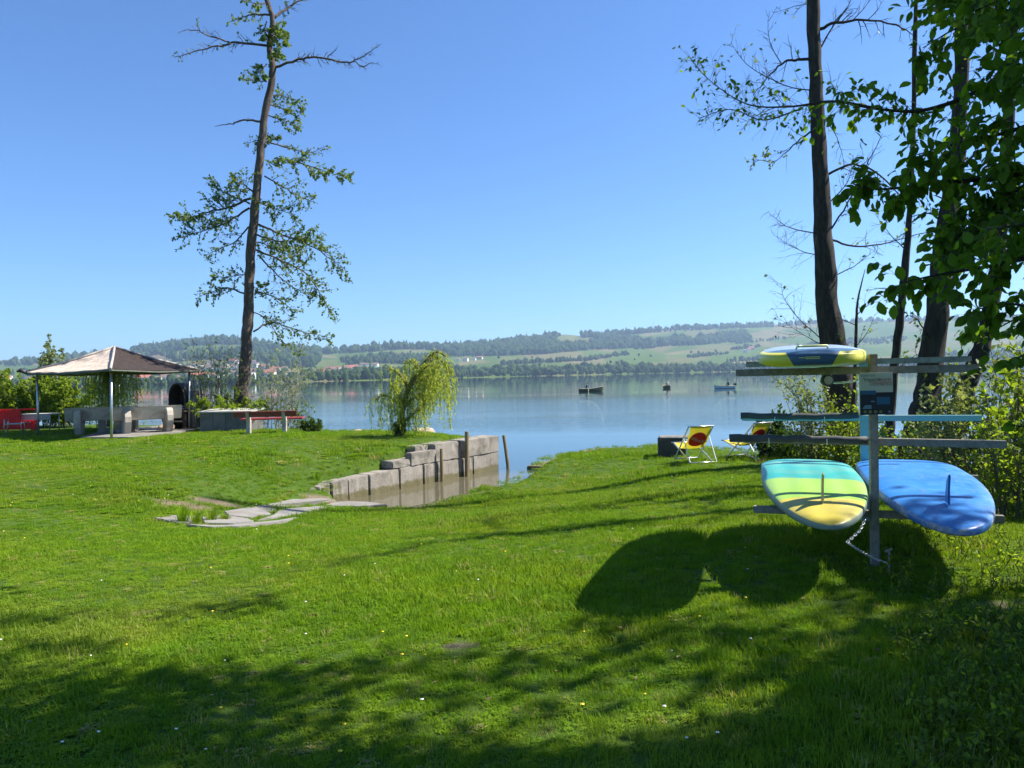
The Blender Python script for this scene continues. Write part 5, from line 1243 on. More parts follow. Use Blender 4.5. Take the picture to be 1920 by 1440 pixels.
# ------------------------------------------------------------------ trees at the right-hand shore
d1 = 16.0; k1 = d1 / FPX
T1 = px_path([(1590, 850), (1578, 760), (1568, 690), (1556, 600), (1545, 470), (1537, 300), (1529, 150), (1525, 0), (1530, -150), (1545, -420)], d1)
RL = [([(1521, 112), (1490, 112), (1465, 120), (1440, 145), (1412, 180)], 5, .0, .7), ([(1465, 118), (1450, 95), (1440, 60), (1443, 20)], 1.6, .05, .7), ([(1536, 55), (1570, 42), (1620, 38), (1680, 48), (1712, 66)], 5.5, .05, .8), ([(1525, 245), (1500, 262), (1475, 285), (1452, 305)], 3.2, .25, .9), ([(1452, 305), (1425, 300), (1402, 300)], 1.5, .8, .6),
      ([(1550, 440), (1490, 430), (1460, 415), (1440, 396)], 2, .0, .8), ([(1548, 330), (1600, 308), (1650, 330), (1690, 370), (1710, 400)], 4, .1, .8), ([(1560, 450), (1600, 462), (1650, 458), (1720, 440), (1800, 425)], 3.4, .08, .8), ([(1558, 430), (1590, 380), (1630, 300), (1655, 250)], 3, .05, .9), ([(1535, 100), (1555, 60), (1590, 10), (1610, -40)], 3, .05, .9),
      ([(1545, 215), (1570, 260), (1585, 310)], 2, .1, .7), ([(1556, 520), (1600, 500), (1640, 470)], 2, .1, .7), ([(1540, 480), (1500, 470), (1450, 440)], 1.8, .0, 1.1), ([(1546, 640), (1500, 600), (1470, 560), (1465, 530)], 1.6, .05, 1.1), ([(1548, 650), (1510, 630), (1450, 590)], 1.5, .12, 1.0), ([(1525, 170), (1470, 160), (1400, 120), (1370, 80)], 2, .15, 1.1), ([(1530, 200), (1460, 200), (1390, 230)], 2, .3, 1.0), ([(1555, 380), (1590, 340), (1600, 290)], 2, .1, .8), ([(1530, -60), (1500, -110), (1450, -140)], 4, .4, 1.2), ([(1530, -120), (1590, -170), (1660, -200)], 4, .45, 1.2), ([(1533, -200), (1500, -260), (1440, -300)], 3.5, .5, 1.2), ([(1536, -260), (1580, -320), (1640, -340)], 3.5, .5, 1.2), ([(1522, 5), (1490, 12), (1450, 25)], 1.5, .1, .6)]
limbs = [(px_path(pts, d1, r.uniform(-1.2, 1.2)), rp * k1 * .62, dens, lf) for pts, rp, dens, lf in RL]
make_tree('shore_tree', 'tall dark trunked tree behind the yellow inflatable paddleboard', Vector((T1[0].x, T1[0].y, .3)), T1, [q * k1 for q in (34, 27, 25, 22, 17, 13.5, 12, 11, 9.5, 4)], limbs, M['bark'], M['alderleaf'], 61, leaf=.08, spacing=.115, L=.85, grav=.0, up=.12, cl=1)
def simple_tree(lab, pts, d_, radii, seed, limbs, **kw):
    tr_ = px_path(pts, d_); k_ = d_ / FPX
    lm_ = [(px_path(pp, d_, random.Random(seed + i).uniform(-1, 1)), rp * k_ * .6, dn_, lf) for i, (pp, rp, dn_, lf) in enumerate(limbs)]
    return make_tree('shore_tree', lab, Vector((tr_[0].x, tr_[0].y, max(tr_[0].z, .2))), tr_, [q * k_ for q in radii], lm_, M['bark'], M['alderleaf'], seed, leaf=.075, spacing=.18, L=.7, grav=0, up=.1, **kw)
simple_tree('slender dark sapling just right of the warning sign', [(1664, 880), (1668, 800), (1676, 700), (1688, 590), (1700, 470), (1706, 390), (1712, 250), (1716, 60), (1722, -150)], 13.0, (9, 8.5, 8, 7.5, 6, 5, 4.5, 4, 2), 62, [([(1690, 560), (1660, 540), (1625, 545)], 2, .1, .7), ([(1704, 420), (1740, 400), (1780, 395)], 2, .2, .8), ([(1700, 470), (1670, 440), (1640, 400)], 2, .1, .8), ([(1712, 250), (1680, 200), (1650, 180)], 2, .2, .8), ([(1676, 700), (1710, 670), (1740, 660)], 1.8, .4, .6)])
simple_tree('thick dark trunk right of the slender sapling', [(1716, 880), (1730, 790), (1744, 700), (1757, 560), (1774, 420), (1790, 330), (1800, 200), (1806, 0), (1810, -200)], 12.0, (34, 27, 22, 19, 17, 15, 13, 11, 6), 63, [([(1765, 480), (1800, 440), (1850, 420), (1900, 425)], 5, .3, .8), ([(1775, 420), (1740, 400), (1700, 410)], 4, .2, .8), ([(1790, 330), (1840, 280), (1880, 270)], 5, .4, .9), ([(1750, 640), (1720, 600), (1700, 590)], 3, .5, .5), ([(1740, 720), (1770, 700), (1790, 690)], 3, .6, .5), ([(1800, 200), (1770, 120), (1740, 90)], 4, .4, .9)])
simple_tree('leaning dark trunk beside the right hand bushes', [(1772, 870), (1796, 780), (1822, 700), (1850, 620), (1868, 520), (1876, 420), (1890, 250), (1900, 50), (1905, -150)], 12.6, (22, 19, 16, 14, 13, 12, 10, 8, 4), 64, [([(1850, 620), (1880, 590), (1930, 570)], 3, .5, .7), ([(1868, 500), (1840, 470), (1820, 440)], 3, .4, .7), ([(1880, 400), (1920, 370), (1960, 350)], 3, .5, .9)])
simple_tree('thin bare young tree in front of the far slope', [(1596, 830), (1603, 700), (1606, 600), (1609, 560), (1622, 505)], 15.0, (4, 3.4, 2.6, 1.8, .5), 65, [([(1606, 610), (1580, 600), (1560, 590)], 1.5, .1, .5), ([(1607, 590), (1630, 570), (1650, 565)], 1.5, .1, .5), ([(1604, 650), (1625, 625), (1640, 590)], 1.5, .1, .6), ([(1603, 690), (1585, 640), (1570, 625)], 1.4, .1, .6)])

LT = [Vector((8.3, 10.1, .6)), Vector((8.2, 10.1, 3)), Vector((8.4, 10.2, 6)), Vector((8.3, 10.1, 9)), Vector((8.6, 10.3, 12.5))]; lr = random.Random(12); LB = []
for q in range(22):
    z = lr.uniform(3.5, 12); a = lr.uniform(0, 6.283); ln = lr.uniform(.8, 1.7); b0 = Vector((8.3, 10.1, z)); LB.append(([b0, b0 + Vector((math.cos(a) * ln * .5, math.sin(a) * ln * .5, .25)), b0 + Vector((math.cos(a) * ln, math.sin(a) * ln, .35))], .05, .75, 1.0))
make_tree('shore_tree', 'tall shore tree just beyond the right edge, throwing shade across the lawn', LT[0], LT, [.24, .19, .16, .12, .03], LB, M['bark'], M['alderleaf'], 66, leaf=.085, spacing=.16, L=.7)
LT2 = [v + Vector((.7, 1.8, 0)) for v in LT]; LB2 = [([q + Vector((.7, 1.8, 0)) for q in reversed([Vector((2 * 8.3 - w.x, w.y, w.z)) for w in reversed(pp)])], rr2, .5, .9) for pp, rr2, _a, _b in LB]
make_tree('shore_tree', 'second shore tree beyond the right edge, its bare trunk shading the lawn', LT2[0], LT2, [.20, .16, .13, .10, .03], LB2, M['bark'], M['alderleaf'], 67, leaf=.08, spacing=.2, L=.7)
BUSH = [(1520, 850, 15.2, 2.1, .85, 26, .075, .55, 71, 'paleleaf', 'silvery bush left of the dark trunk behind the rack'), (1600, 850, 14.4, 1.9, .7, 20, .075, .6, 72, 'bushleaf', 'green bush between dark trunk and rack post'), (1440, 830, 17.3, 1.15, .42, 18, .10, .95, 73, 'fruitleaf', 'dark leafy bush behind the sideways deckchair'),
        (1480, 858, 16.8, .75, .8, 30, .09, .95, 74, 'fruitleaf', 'low dark hedge bush behind the striped paddleboard'), (1560, 862, 15.0, .7, .8, 26, .08, .9, 75, 'bushleaf', 'low bush in the shade behind the rack'), (1700, 880, 11.0, 1.0, .7, 22, .075, .7, 76, 'bushleaf', 'bush below the thick dark trunk'),
        (1790, 900, 9.6, 1.35, .75, 24, .07, .6, 77, 'paleleaf', 'pale bush behind the blue paddleboard'), (1870, 960, 8.2, 1.75, .75, 30, .07, .75, 78, 'paleleaf', 'pale leafy bush at the right above the blue paddleboard'), (1960, 960, 7.4, 1.9, .8, 34, .075, .85, 79, 'bushleaf', 'green bush at the right edge'), (1905, 1010, 6.9, 1.0, .5, 18, .06, .55, 80, 'bushleaf', 'open twiggy bush right of the blue paddleboard tail'), (1650, 870, 12.5, .8, .6, 18, .07, .7, 81, 'bushleaf', 'low bush seen between the rack posts')]
for px, py, dd, h, sp, st, lf, dn_, sd_, lm, lab in BUSH:
    p = at(px, py, dd); z0 = max(zg(p.x, p.y) - .05, .25); shrub('shore_bush', lab, (p.x, p.y, z0), h, sp, st, lf, dn_, sd_, M[lm], L=.42, spacing=.10, r0=.011, cl=1)

# ------------------------------------------------------------------ broad-leaved tree overhead at the right
r = random.Random(90)
tb = Vector((5.0, 2.2, 1.35)); nt_ = root('broadleaf_tree', tb, 0, 'broad leaved tree hanging its dark leaves in from the right', 'tree')
trk = spline([tb - Vector((0, 0, .3)), tb + Vector((-.05, .05, 1.2)), tb + Vector((.15, .1, 3)), tb + Vector((.1, .3, 5)), tb + Vector((.3, .4, 7.5))], 5)
mb = MB(); mb.tube(trk, list(np.interp(np.linspace(0, 1, len(trk)), [0, .3, 1], [.24, .18, .05])), 12); mb.build('trunk', M['bark'], nt_, smooth=True, world=True, recalc=False)
tw = MB(); near = Leaves(); far = Leaves()
def nb(pts, r0, n_tw, L, dens, leaf, fol):
    sp = spline(pts, 6); n = len(sp); mb = MB(); mb.tube(sp, [max(r0 * (1 - .85 * i / (n - 1)), .0025) for i in range(n)], 6); mb.build('limb', M['bark'], nt_, smooth=True, world=True, recalc=False)
    tot = sum((sp[i + 1] - sp[i]).length for i in range(n - 1))
    dress(r, tw, fol, sp, r0 * .6, tot / n_tw, L, leaf, dens, grav=-.06, up=.05, start=.12, cl=1, lw=.56, hang=.75, curl=.18, taper=.35, mr=.0016)
HANG = [([(2150, -80, 3.6), (1960, 60, 3.5), (1850, 160, 3.5), (1740, 205, 3.5), (1650, 205, 3.6), (1570, 190, 3.8)], .020, 40, .34, .62, .064), ([(1640, 203, 3.65), (1560, 190, 3.9), (1480, 200, 4.2), (1400, 195, 4.5), (1330, 150, 4.8), (1290, 105, 5.0)], .008, 14, .30, .30, .044), ([(1500, 205, 4.2), (1430, 225, 4.4), (1370, 205, 4.6), (1310, 222, 4.8)], .005, 7, .22, .15, .04),
        ([(2150, 300, 3.3), (1960, 320, 3.2), (1850, 335, 3.2), (1740, 345, 3.25), (1650, 355, 3.3), (1600, 345, 3.4)], .017, 38, .30, .66, .078), ([(2150, 470, 3.1), (1960, 480, 3.0), (1850, 500, 3.0), (1760, 515, 3.0), (1690, 530, 3.1)], .015, 34, .28, .66, .074), ([(2150, 30, 3.4), (1980, 40, 3.3), (1880, 30, 3.3), (1800, 50, 3.4), (1730, 90, 3.5)], .015, 34, .32, .62, .078),
        ([(2150, 180, 3.0), (1980, 220, 2.9), (1880, 250, 2.9), (1790, 270, 3.0), (1720, 290, 3.1)], .015, 38, .30, .66, .076), ([(2150, 600, 2.7), (1980, 590, 2.65), (1900, 570, 2.7), (1830, 580, 2.8)], .012, 28, .24, .66, .07), ([(2150, 120, 2.7), (1980, 130, 2.6), (1900, 120, 2.7), (1830, 130, 2.8)], .012, 30, .28, .66, .074), ([(2150, 400, 2.6), (2000, 400, 2.55), (1920, 420, 2.6), (1850, 430, 2.7)], .012, 30, .26, .66, .074),
        ([(2150, 700, 2.6), (2000, 650, 2.55), (1930, 660, 2.6), (1890, 690, 2.7)], .010, 14, .2, .6, .066), ([(2150, 760, 2.7), (2000, 790, 2.6), (1930, 800, 2.6), (1885, 795, 2.7)], .007, 5, .14, .5, .066), ([(2150, -20, 2.9), (1990, -30, 2.8), (1900, -10, 2.8), (1830, 20, 2.9)], .012, 26, .28, .66, .074), ([(1960, 60, 3.5), (1850, 0, 3.6), (1760, -40, 3.7), (1700, -60, 3.8)], .010, 20, .3, .55, .074), ([(2150, 540, 3.3), (1990, 560, 3.3), (1900, 600, 3.3), (1830, 640, 3.4)], .010, 16, .22, .5, .066), ([(1960, 320, 3.2), (1860, 390, 3.2), (1800, 440, 3.25), (1770, 470, 3.3)], .008, 18, .22, .6, .07)]
for pts, r0, ntw, L, dens, leaf in HANG:
    P3 = [W(x_, y_, d_) for x_, y_, d_ in pts]
    if pts[0][0] > 2100: P3 = [trk[min(len(trk) - 1, max(3, int((P3[0].z - tb.z) / 7.5 * len(trk))))]] + P3
    nb(P3, r0, int(ntw * 5.2), L, min(1, dens * 1.25), leaf * .74, near)
# unseen crown above the frame, clumps placed up-sun to shade the near lawn
CLUMPS = []
def shade_spot(gx_, gy_, H):
    g = Vector((gx_, gy_, 1.05)); return g + sun_dir * (H / sun_dir.z)
def in_frame(p, mpx=140):
    d_ = (p - CAM); z = d_.dot(_f)
    if z < .3: return False
    x = CX + FPX * d_.dot(_r) / z; y = CY - FPX * d_.dot(_u) / z; m_ = mpx + 420 / z; return -m_ < x < 1920 + m_ and -m_ < y < 1440 + m_
cr = random.Random(17); tries = 0
while len(CLUMPS) < 1000 and tries < 30000:
    tries += 1; px = cr.uniform(-900, 2300); py = cr.uniform(1060, 2400); g = G(px, py) if py < 1500 else P(px, py, 1.05)
    nz = mnoise.noise(Vector((g.x * .75 + 3, g.y * 1.15 + 7, 0))) + .45 * mnoise.noise(Vector((g.x * 2.2, g.y * 3.0, 5)))
    edge = 1185 - 115 * (px - 900) / 1000 * (1 if px > 900 else 0) + 30 * (px < 450)
    want = (py > edge and nz > -.30 + .25 * (py < edge + 70) - .6 * (py > 1290)) or (px < 520 and 1085 < py < 1175 and nz > .05)
    if not want: continue
    p = shade_spot(g.x, g.y, cr.uniform(4.6, 8.6))
    if in_frame(p): continue
    q = p - sun_dir * ((p.z - 4) / sun_dir.z)
    if 1.3 < q.x < 3.4 and 2.4 < q.y < 4.6 and cr.random() < .8: continue      # leave the hanging boughs in the sun
    CLUMPS.append(p)
while len(CLUMPS) < 1240:  # extra unseen clumps around and behind the camera, added to darken the foreground
    g = Vector((cr.uniform(-6, 5), cr.uniform(-4.5, 2.3), 1.1)); p = shade_spot(g.x, g.y, cr.uniform(5, 9))
    if mnoise.noise(g * .8) > -.3 and not in_frame(p): CLUMPS.append(p)
for p in CLUMPS:
    j = min(len(trk) - 1, max(6, int((p.z - tb.z) / 8.5 * len(trk)))); a = trk[j]; mid = a.lerp(p, .55) + Vector((0, 0, -.25)) + rvec(cr) * .2
    sp = spline([a, mid, p], 3)
    if cr.random() < .35: tw.tube(sp, [.022, .018, .014, .011, .008, .006, .004], 4, cap=False)
    for _ in range(48):
        q = p + Vector((cr.gauss(0, .20), cr.gauss(0, .16), cr.gauss(0, .16))); sz = .135 * cr.uniform(.7, 1.3); far.add(q, rvec(cr) + Vector((0, 0, -.4)), rvec(cr) + Vector((0, 0, .8)), sz, sz * .62, cr.random())
tw.build('twigs', M['twig'], nt_, world=True, recalc=False)['kind'] = 'stuff'
# the 300 leaves that show largest are leaves of their own, the rest one mass
p_, a_, b__, n__, l_, w_, v_ = near.arrays()
dd = p_ - np.array(CAM); zz = dd @ np.array(_f); xx = CX + FPX * (dd @ np.array(_r)) / zz; yy = CY - FPX * (dd @ np.array(_u)) / zz
score = np.where((xx > 0) & (xx < 1915) & (yy > 0) & (yy < 1440), l_[:, 0] / zz * (.35 + np.abs((n__ * dd / np.linalg.norm(dd, axis=1, keepdims=True)).sum(1))), -1)
big = np.argsort(-score)[:300]
prof = [(0, 0, 0), (.10, .20, .03), (.26, .40, .07), (.5, .5, .09), (.74, .37, .06), (.90, .16, .0), (1, 0, -.07), (.90, -.16, .0), (.74, -.37, .06), (.5, -.5, .09), (.26, -.40, .07), (.10, -.20, .03), (.5, 0, .015), (.26, 0, .015), (.74, 0, .0)]
lf_f = [(0, 1, 13), (1, 2, 13), (2, 3, 12), (2, 12, 13), (3, 4, 14), (3, 14, 12), (4, 5, 14), (5, 6, 14), (6, 7, 14), (7, 8, 14), (8, 9, 14), (9, 12, 14), (9, 10, 12), (10, 13, 12), (10, 11, 13), (11, 0, 13)]
leaf_me = [fast_mesh('leaf', np.array([(y * .62, x, z) for x, y, z in prof]), np.array(lf_f), 3, M['nearleaf'], {'v': np.full(15, q)}, True) for q in (.15, .35, .5, .65, .9)]
for i in big:
    o = link_mesh('leaf', leaf_me[min(4, int(v_[i] * 5))], nt_)
    mt = Matrix((Vector(b__[i]), Vector(a_[i]), Vector(n__[i]))).transposed().to_4x4(); mt.translation = Vector(p_[i]) - tb; o.matrix_local = mt @ Matrix.Scale(float(l_[i, 0]), 4)
keep = np.ones(len(p_), bool); keep[big] = False; rest = Leaves()
rest.p = p_[keep].tolist(); rest.a = a_[keep].tolist(); rest.n = n__[keep].tolist(); rest.l = l_[keep, 0].tolist(); rest.w = w_[keep, 0].tolist(); rest.v = v_[keep].tolist()
rest.build('foliage', M['nearleaf'], nt_, fine=True, kind='stuff'); far.build('crown', M['nearleaf'], nt_, kind='stuff')
print('leaves near', len(p_), 'clumps', len(CLUMPS))

# ------------------------------------------------------------------ grass
M['grass'] = None
m, nt, b = new_mat('grass blade')
oi = nt.nodes.new('ShaderNodeObjectInfo'); pn1 = noise(nt, 0.7, 5, .65, coords(nt, 'Position', (1, 1.6, 1))); pn2 = noise(nt, 5.0, 3, .6, coords(nt, 'Position'))
base = ramp(nt, pn1, [(.30, (.085, .195, .006)), (.48, (.145, .285, .007)), (.62, (.19, .305, .010)), (.74, (.26, .285, .022))])
c = mixc(nt, ramp(nt, pn2, [(.38, (0, 0, 0)), (.66, (.8, .8, .8))]), base, (.075, .175, .012))
c = mixc(nt, ramp(nt, noise(nt, 0.33, 5, .7, coords(nt, 'Position', (1, 1.5, 1))), [(.5, (0, 0, 0)), (.72, (.7, .7, .7))]), c, (.23, .27, .045))
c = mixc(nt, ramp(nt, oi.outputs['Random'], [(0, (0, 0, 0)), (.8, (.35, .35, .35)), (1, (.8, .8, .8))]), c, (.22, .30, .022))
c = mixc(nt, ramp(nt, oi.outputs['Random'], [(.965, (0, 0, 0)), (.975, (.75, .75, .75))]), c, (.40, .33, .16))
nt.links.new(c, b.inputs['Base Color']); b.inputs['Roughness'].default_value = .6; b.inputs['Specular IOR Level'].default_value = .12
tr = nd(nt, 'ShaderNodeBsdfTranslucent'); nt.links.new(mixc(nt, 1.0, c, (1.5, 1.4, .5), 'MULTIPLY'), tr.inputs['Color']); mx = nd(nt, 'ShaderNodeMixShader'); mx.inputs[0].default_value = .38
nt.links.new(b.outputs[0], mx.inputs[1]); nt.links.new(tr.outputs[0], mx.inputs[2]); nt.links.new(mx.outputs[0], nt.nodes['Material Output'].inputs['Surface']); M['grass'] = m
def tuft(name, n, rad, h, w, seed, clover=False, tall=False):
    r = random.Random(seed); V = []; F = []
    for i in range(n):
        a = r.uniform(0, 6.283); q = rad * math.sqrt(r.random()); x, y = math.cos(a) * q, math.sin(a) * q
        if clover and i % 2 == 0:
            hh = h * r.uniform(.35, .7); 
            for k_ in range(3):
                an = a + k_ * 2.094; k0 = len(V); s = .014 * r.uniform(.8, 1.3); dx, dy = math.cos(an), math.sin(an)
                V += [(x, y, hh), (x + dx * s - dy * s * .55, y + dy * s + dx * s * .55, hh + .003), (x + dx * s * 1.5, y + dy * s * 1.5, hh - .001), (x + dx * s + dy * s * .55, y + dy * s - dx * s * .55, hh + .003)]; F += [(k0, k0 + 1, k0 + 2), (k0, k0 + 2, k0 + 3)]
            continue
        hh = h * r.uniform(.5, 1.2); b_ = r.uniform(0, 6.283); ln = r.uniform(.1, .75) * hh; ww = w * r.uniform(.7, 1.3); dx, dy = math.cos(b_), math.sin(b_); px_, py_ = -dy * ww / 2, dx * ww / 2; k0 = len(V)
        V += [(x - px_, y - py_, 0), (x + px_, y + py_, 0), (x + dx * ln * .35 + px_ * .8, y + dy * ln * .35 + py_ * .8, hh * .6), (x + dx * ln * .35 - px_ * .8, y + dy * ln * .35 - py_ * .8, hh * .6), (x + dx * ln, y + dy * ln, hh * r.uniform(.85, 1))]
        F += [(k0, k0 + 1, k0 + 2), (k0, k0 + 2, k0 + 3), (k0 + 3, k0 + 2, k0 + 4)]
    me = fast_mesh(name, np.array(V), np.array(F), 3, M['grass']); o = bpy.data.objects.new(name, me); return o
tc = bpy.data.collections.new('tuft_shapes')
TUFTS = [tuft('tuft_a', 34, .075, .055, .0042, 1), tuft('tuft_b', 34, .08, .065, .0045, 2), tuft('tuft_c', 30, .07, .045, .005, 3, clover=True), tuft('tuft_d', 40, .09, .07, .004, 4), tuft('tuft_e', 26, .075, .04, .006, 5, clover=True)]
for o in TUFTS: tc.objects.link(o)
g2 = np.random.default_rng(5); PTS = []; SC = []; ROT = []; ID = []
def scatter(n, y0, y1, sc, margin=1.35, xlo=-1e9, xhi=1e9):
    d_ = np.sqrt(g2.uniform(y0 * y0, y1 * y1, n)); x = g2.uniform(-1, 1, n) * (.70 * d_ * margin + .5)
    ok = (shore_sd(x, d_) > .18) & (x > xlo) & (x < xhi); x = x[ok]; d_ = d_[ok]
    ok = g2.random(len(x)) > barev(x, d_) * 1.15
    sl_ = np.zeros(len(x), bool)
    for poly in SLABW + [[(p.x, p.y) for p in pav]]:
        poly = np.array(poly); ins = np.zeros(len(x), bool)
        for i in range(len(poly)):
            ax, ay = poly[i]; bx, by = poly[(i + 1) % len(poly)]
            c_ = ((ay > d_) != (by > d_)); xi = ax + (d_ - ay) * (bx - ax) / ((by - ay) if by != ay else 1e-9); ins ^= c_ & (x < xi)
        sl_ |= ins
    ok &= ~sl_
    x = x[ok]; d_ = d_[ok]; z = zland(x, d_) + np.sin(x * 1.7 + np.sin(d_ * 1.3) * 1.2) * np.cos(d_ * 1.9 + x * .4) * 0.012 + np.sin(x * .6 + 1) * np.sin(d_ * .7) * 0.02 - .006
    lush = .62 + .55 * np.clip(np.sin(x * 1.1 + 2) * np.sin(d_ * 1.4 + x * .5) + .3, 0, 1)
    PTS.append(np.stack([x, d_, z], 1)); k_ = len(x); SC.append(sc * g2.uniform(.7, 1.25, k_) * lush); ROT.append(g2.uniform(0, 6.283, k_))
    cl = np.clip((-x / np.maximum(d_, .1) + .1), 0, 1) * .6 + .15; ID.append(np.where(g2.random(k_) < cl, g2.choice([2, 4], k_), g2.choice([0, 1, 3], k_)))
scatter(14000, 1.8, 5.2, .88); scatter(20000, 5.2, 9.5, .98); scatter(22000, 9.5, 16, 1.2); scatter(19000, 16, 27, 1.5)
PTS = np.concatenate(PTS); SC = np.concatenate(SC); ROT = np.concatenate(ROT); ID = np.concatenate(ID)
gme = bpy.data.meshes.new('grass'); gme.vertices.add(len(PTS)); gme.vertices.foreach_set('co', PTS.astype(np.float32).ravel())
for nm_, arr, ty in (('sc', SC, 'FLOAT'), ('rot', ROT, 'FLOAT'), ('idx', ID, 'INT')):
    at_ = gme.attributes.new(nm_, ty, 'POINT'); at_.data.foreach_set('value', arr.astype(np.float32 if ty == 'FLOAT' else np.int32))
gro = tag(link_mesh('grass', gme), 'short sunlit lawn grass with clover', kind='stuff'); gme.materials.append(M['grass'])
ng = bpy.data.node_groups.new('grass_scatter', 'GeometryNodeTree'); ng.interface.new_socket('Geometry', in_out='INPUT', socket_type='NodeSocketGeometry'); ng.interface.new_socket('Geometry', in_out='OUTPUT', socket_type='NodeSocketGeometry')
gi = ng.nodes.new('NodeGroupInput'); go = ng.nodes.new('NodeGroupOutput'); iop = ng.nodes.new('GeometryNodeInstanceOnPoints'); ci = ng.nodes.new('GeometryNodeCollectionInfo')
ci.inputs['Collection'].default_value = tc; ci.inputs['Separate Children'].default_value = True; ci.inputs['Reset Children'].default_value = True
def nat(nm_, dt):
    n = ng.nodes.new('GeometryNodeInputNamedAttribute'); n.data_type = dt; n.inputs['Name'].default_value = nm_; return n.outputs['Attribute']
cx_ = ng.nodes.new('ShaderNodeCombineXYZ'); ng.links.new(nat('rot', 'FLOAT'), cx_.inputs['Z'])
ng.links.new(gi.outputs[0], iop.inputs['Points']); ng.links.new(ci.outputs[0], iop.inputs['Instance']); iop.inputs['Pick Instance'].default_value = True
ng.links.new(nat('idx', 'INT'), iop.inputs['Instance Index']); ng.links.new(cx_.outputs[0], iop.inputs['Rotation']); ng.links.new(nat('sc', 'FLOAT'), iop.inputs['Scale']); ng.links.new(iop.outputs[0], go.inputs[0])
gro.modifiers.new('scatter', 'NODES').node_group = ng

# nettles and long grass at the right, daisies and dandelions, tufts on the ramp
und = Leaves(); ur = random.Random(23); stem = MB()
for _ in range(1500):
    px = ur.uniform(1600, 2150); py = ur.uniform(1000, 1460)
    if px < 1660 + (py - 1000) * .15 + 40 * math.sin(py * .05): continue
    g = G(px, py)
    if mnoise.noise(Vector((g.x * 1.6, g.y * 1.6, 3))) < -.12: continue
    if barev(np.array([g.x]), np.array([g.y]))[0] > .4: continue
    h = ur.uniform(.05, .16); top = g + Vector((ur.gauss(0, .04), ur.gauss(0, .04), h)); stem.tube([g, top], [.003, .002], 3, cap=False)
    for q in range(int(4 + h * 26)):
        pp = g.lerp(top, ur.uniform(.3, 1)); sz = ur.uniform(.022, .045); und.add(pp, rvec(ur) + Vector((0, 0, .1)), Vector((0, 0, 1)) + rvec(ur) * .5, sz, sz * .5, ur.random())
un = bpy.data.objects.new('undergrowth', None); col.objects.link(un); tag(un, 'low nettles and weeds under the right hand bushes', kind='stuff')
stem.build('stalks', M['stalk'], un, recalc=False)['kind'] = 'stuff'; und.build('weed_leaves', M['bushleaf'], un, kind='stuff')
M['daisy'] = surf('daisy white', (.75, .73, .70), (.82, .80, .78), 8, .7, 0); M['dandelion'] = surf('dandelion yellow', (.70, .50, .02), (.78, .58, .03), 8, .7, 0); M['pink'] = surf('pink clover', (.42, .16, .25), (.5, .22, .3), 8, .7, 0)
for nm_, lab, mt, n, sz, sd_ in (('daisies', 'scattered white daisies in the lawn', 'daisy', 60, .007, 3), ('dandelions', 'scattered yellow dandelions in the lawn', 'dandelion', 60, .009, 4)):
    fl = MB(); fr2 = random.Random(sd_)
    for _ in range(n):
        px = fr2.uniform(-100, 1500) if _ % 3 else fr2.uniform(0, 800); py = fr2.choice([fr2.uniform(830, 960), fr2.uniform(900, 1440)])
        g = G(px, py)
        if float(shore_sd(np.array([g.x]), np.array([g.y]))[0]) < .4: continue
        s = sz * fr2.uniform(.7, 1.2) * (1 + max(0, g.y - 8) * .06); c_ = g + Vector((0, 0, .055 + .02 * fr2.random()))
        ring = [c_ + Vector((math.cos(a) * s, math.sin(a) * s, .003 * math.sin(a * 3))) for a in np.linspace(0, 6.283, 8)[:-1]]
        fl.add([c_ + Vector((0, 0, s * .4))] + ring, [(0, i + 1, (i + 1) % 7 + 1) for i in range(7)])
    tag(fl.build(nm_, M[mt], recalc=False), lab, kind='stuff')
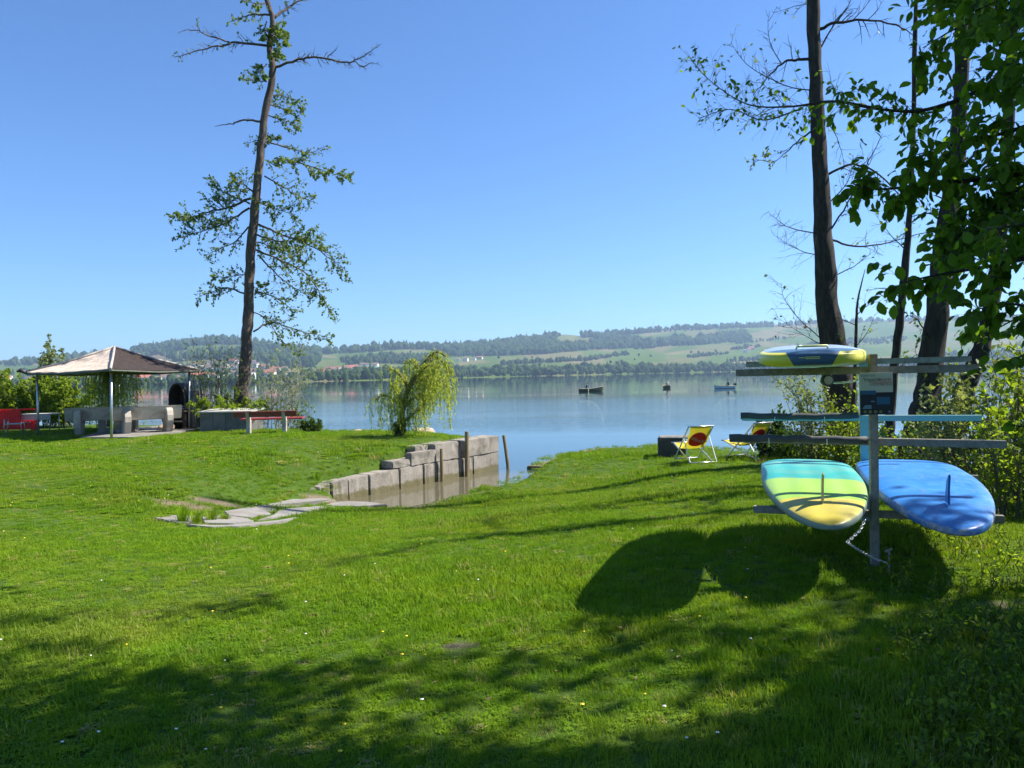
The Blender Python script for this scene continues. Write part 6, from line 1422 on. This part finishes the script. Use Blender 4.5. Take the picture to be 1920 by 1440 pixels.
for px, py, h, lab in ((343, 979, .26, 'leftmost grass tuft growing on the boat ramp slabs'), (367, 980, .20, 'second grass tuft from the left on the ramp slabs'), (397, 976, .20, 'third grass tuft from the left on the ramp slabs'), (422, 975, .12, 'smallest grass tuft on the ramp slabs'), (593, 899, .16, 'dark grass tuft at the ramp end of the quay')):
    g = G(px, py); mb = MB(); tr2 = random.Random(px)
    for _ in range(90):
        a = tr2.uniform(0, 6.283); q = .09 * math.sqrt(tr2.random()); b0 = g + Vector((math.cos(a) * q, math.sin(a) * q, 0)); o_ = Vector((math.cos(a), math.sin(a), 0)) * tr2.uniform(.02, .5) * h; hh = h * tr2.uniform(.5, 1.1); s_ = Vector((-math.sin(a), math.cos(a), 0)) * .004
        mid = b0 + o_ * .4 + Vector((0, 0, hh * .6)); mb.add([b0 - s_, b0 + s_, mid + s_, mid - s_, b0 + o_ + Vector((0, 0, hh))], [(0, 1, 2, 3), (3, 2, 4)])
    tag(mb.build('grass_tuft', M['grass'], recalc=False), lab, 'grass tuft', 'grass tufts by the ramp')

M['deadleaf'] = surf('dry brown leaf', (.12, .08, .035), (.22, .15, .07), 20, .9, .2, .002)
dl_ = Leaves(); dr = random.Random(77)
for _ in range(110):
    px = dr.uniform(-100, 2000); py = dr.uniform(900, 1460); g = G(px, py)
    if float(shore_sd(np.array([g.x]), np.array([g.y]))[0]) < .4: continue
    sz = dr.uniform(.015, .035); dl_.add(g + Vector((0, 0, .035 + .02 * dr.random())), rvec(dr) * Vector((1, 1, .3)), Vector((0, 0, 1)) + rvec(dr) * .5, sz, sz * .6, .5)
_e = bpy.data.objects.new('fallen_leaves', None); _o = dl_.build('fallen_leaves', M['deadleaf'], _e); _o.parent = None; bpy.data.objects.remove(_e); tag(_o, 'scattered dry brown leaves in the lawn', kind='stuff')

# ------------------------------------------------------------------ haze
def build_haze():
    m = bpy.data.materials.new('haze'); m.use_nodes = True; nt = m.node_tree; nt.nodes.clear()
    out = nt.nodes.new('ShaderNodeOutputMaterial'); v = nt.nodes.new('ShaderNodeVolumePrincipled')
    v.inputs['Color'].default_value = (0.52, 0.74, 1.0, 1); v.inputs['Density'].default_value = 1.2e-4; v.inputs['Anisotropy'].default_value = 0.2
    nt.links.new(v.outputs[0], out.inputs['Volume'])
    mb = MB(); mb.box((0, 700, 195), (16000, 13000, 410))
    o = mb.build('haze', m); tag(o, 'thin bluish summer haze over the lake', kind='stuff'); return o
HAZE = build_haze()
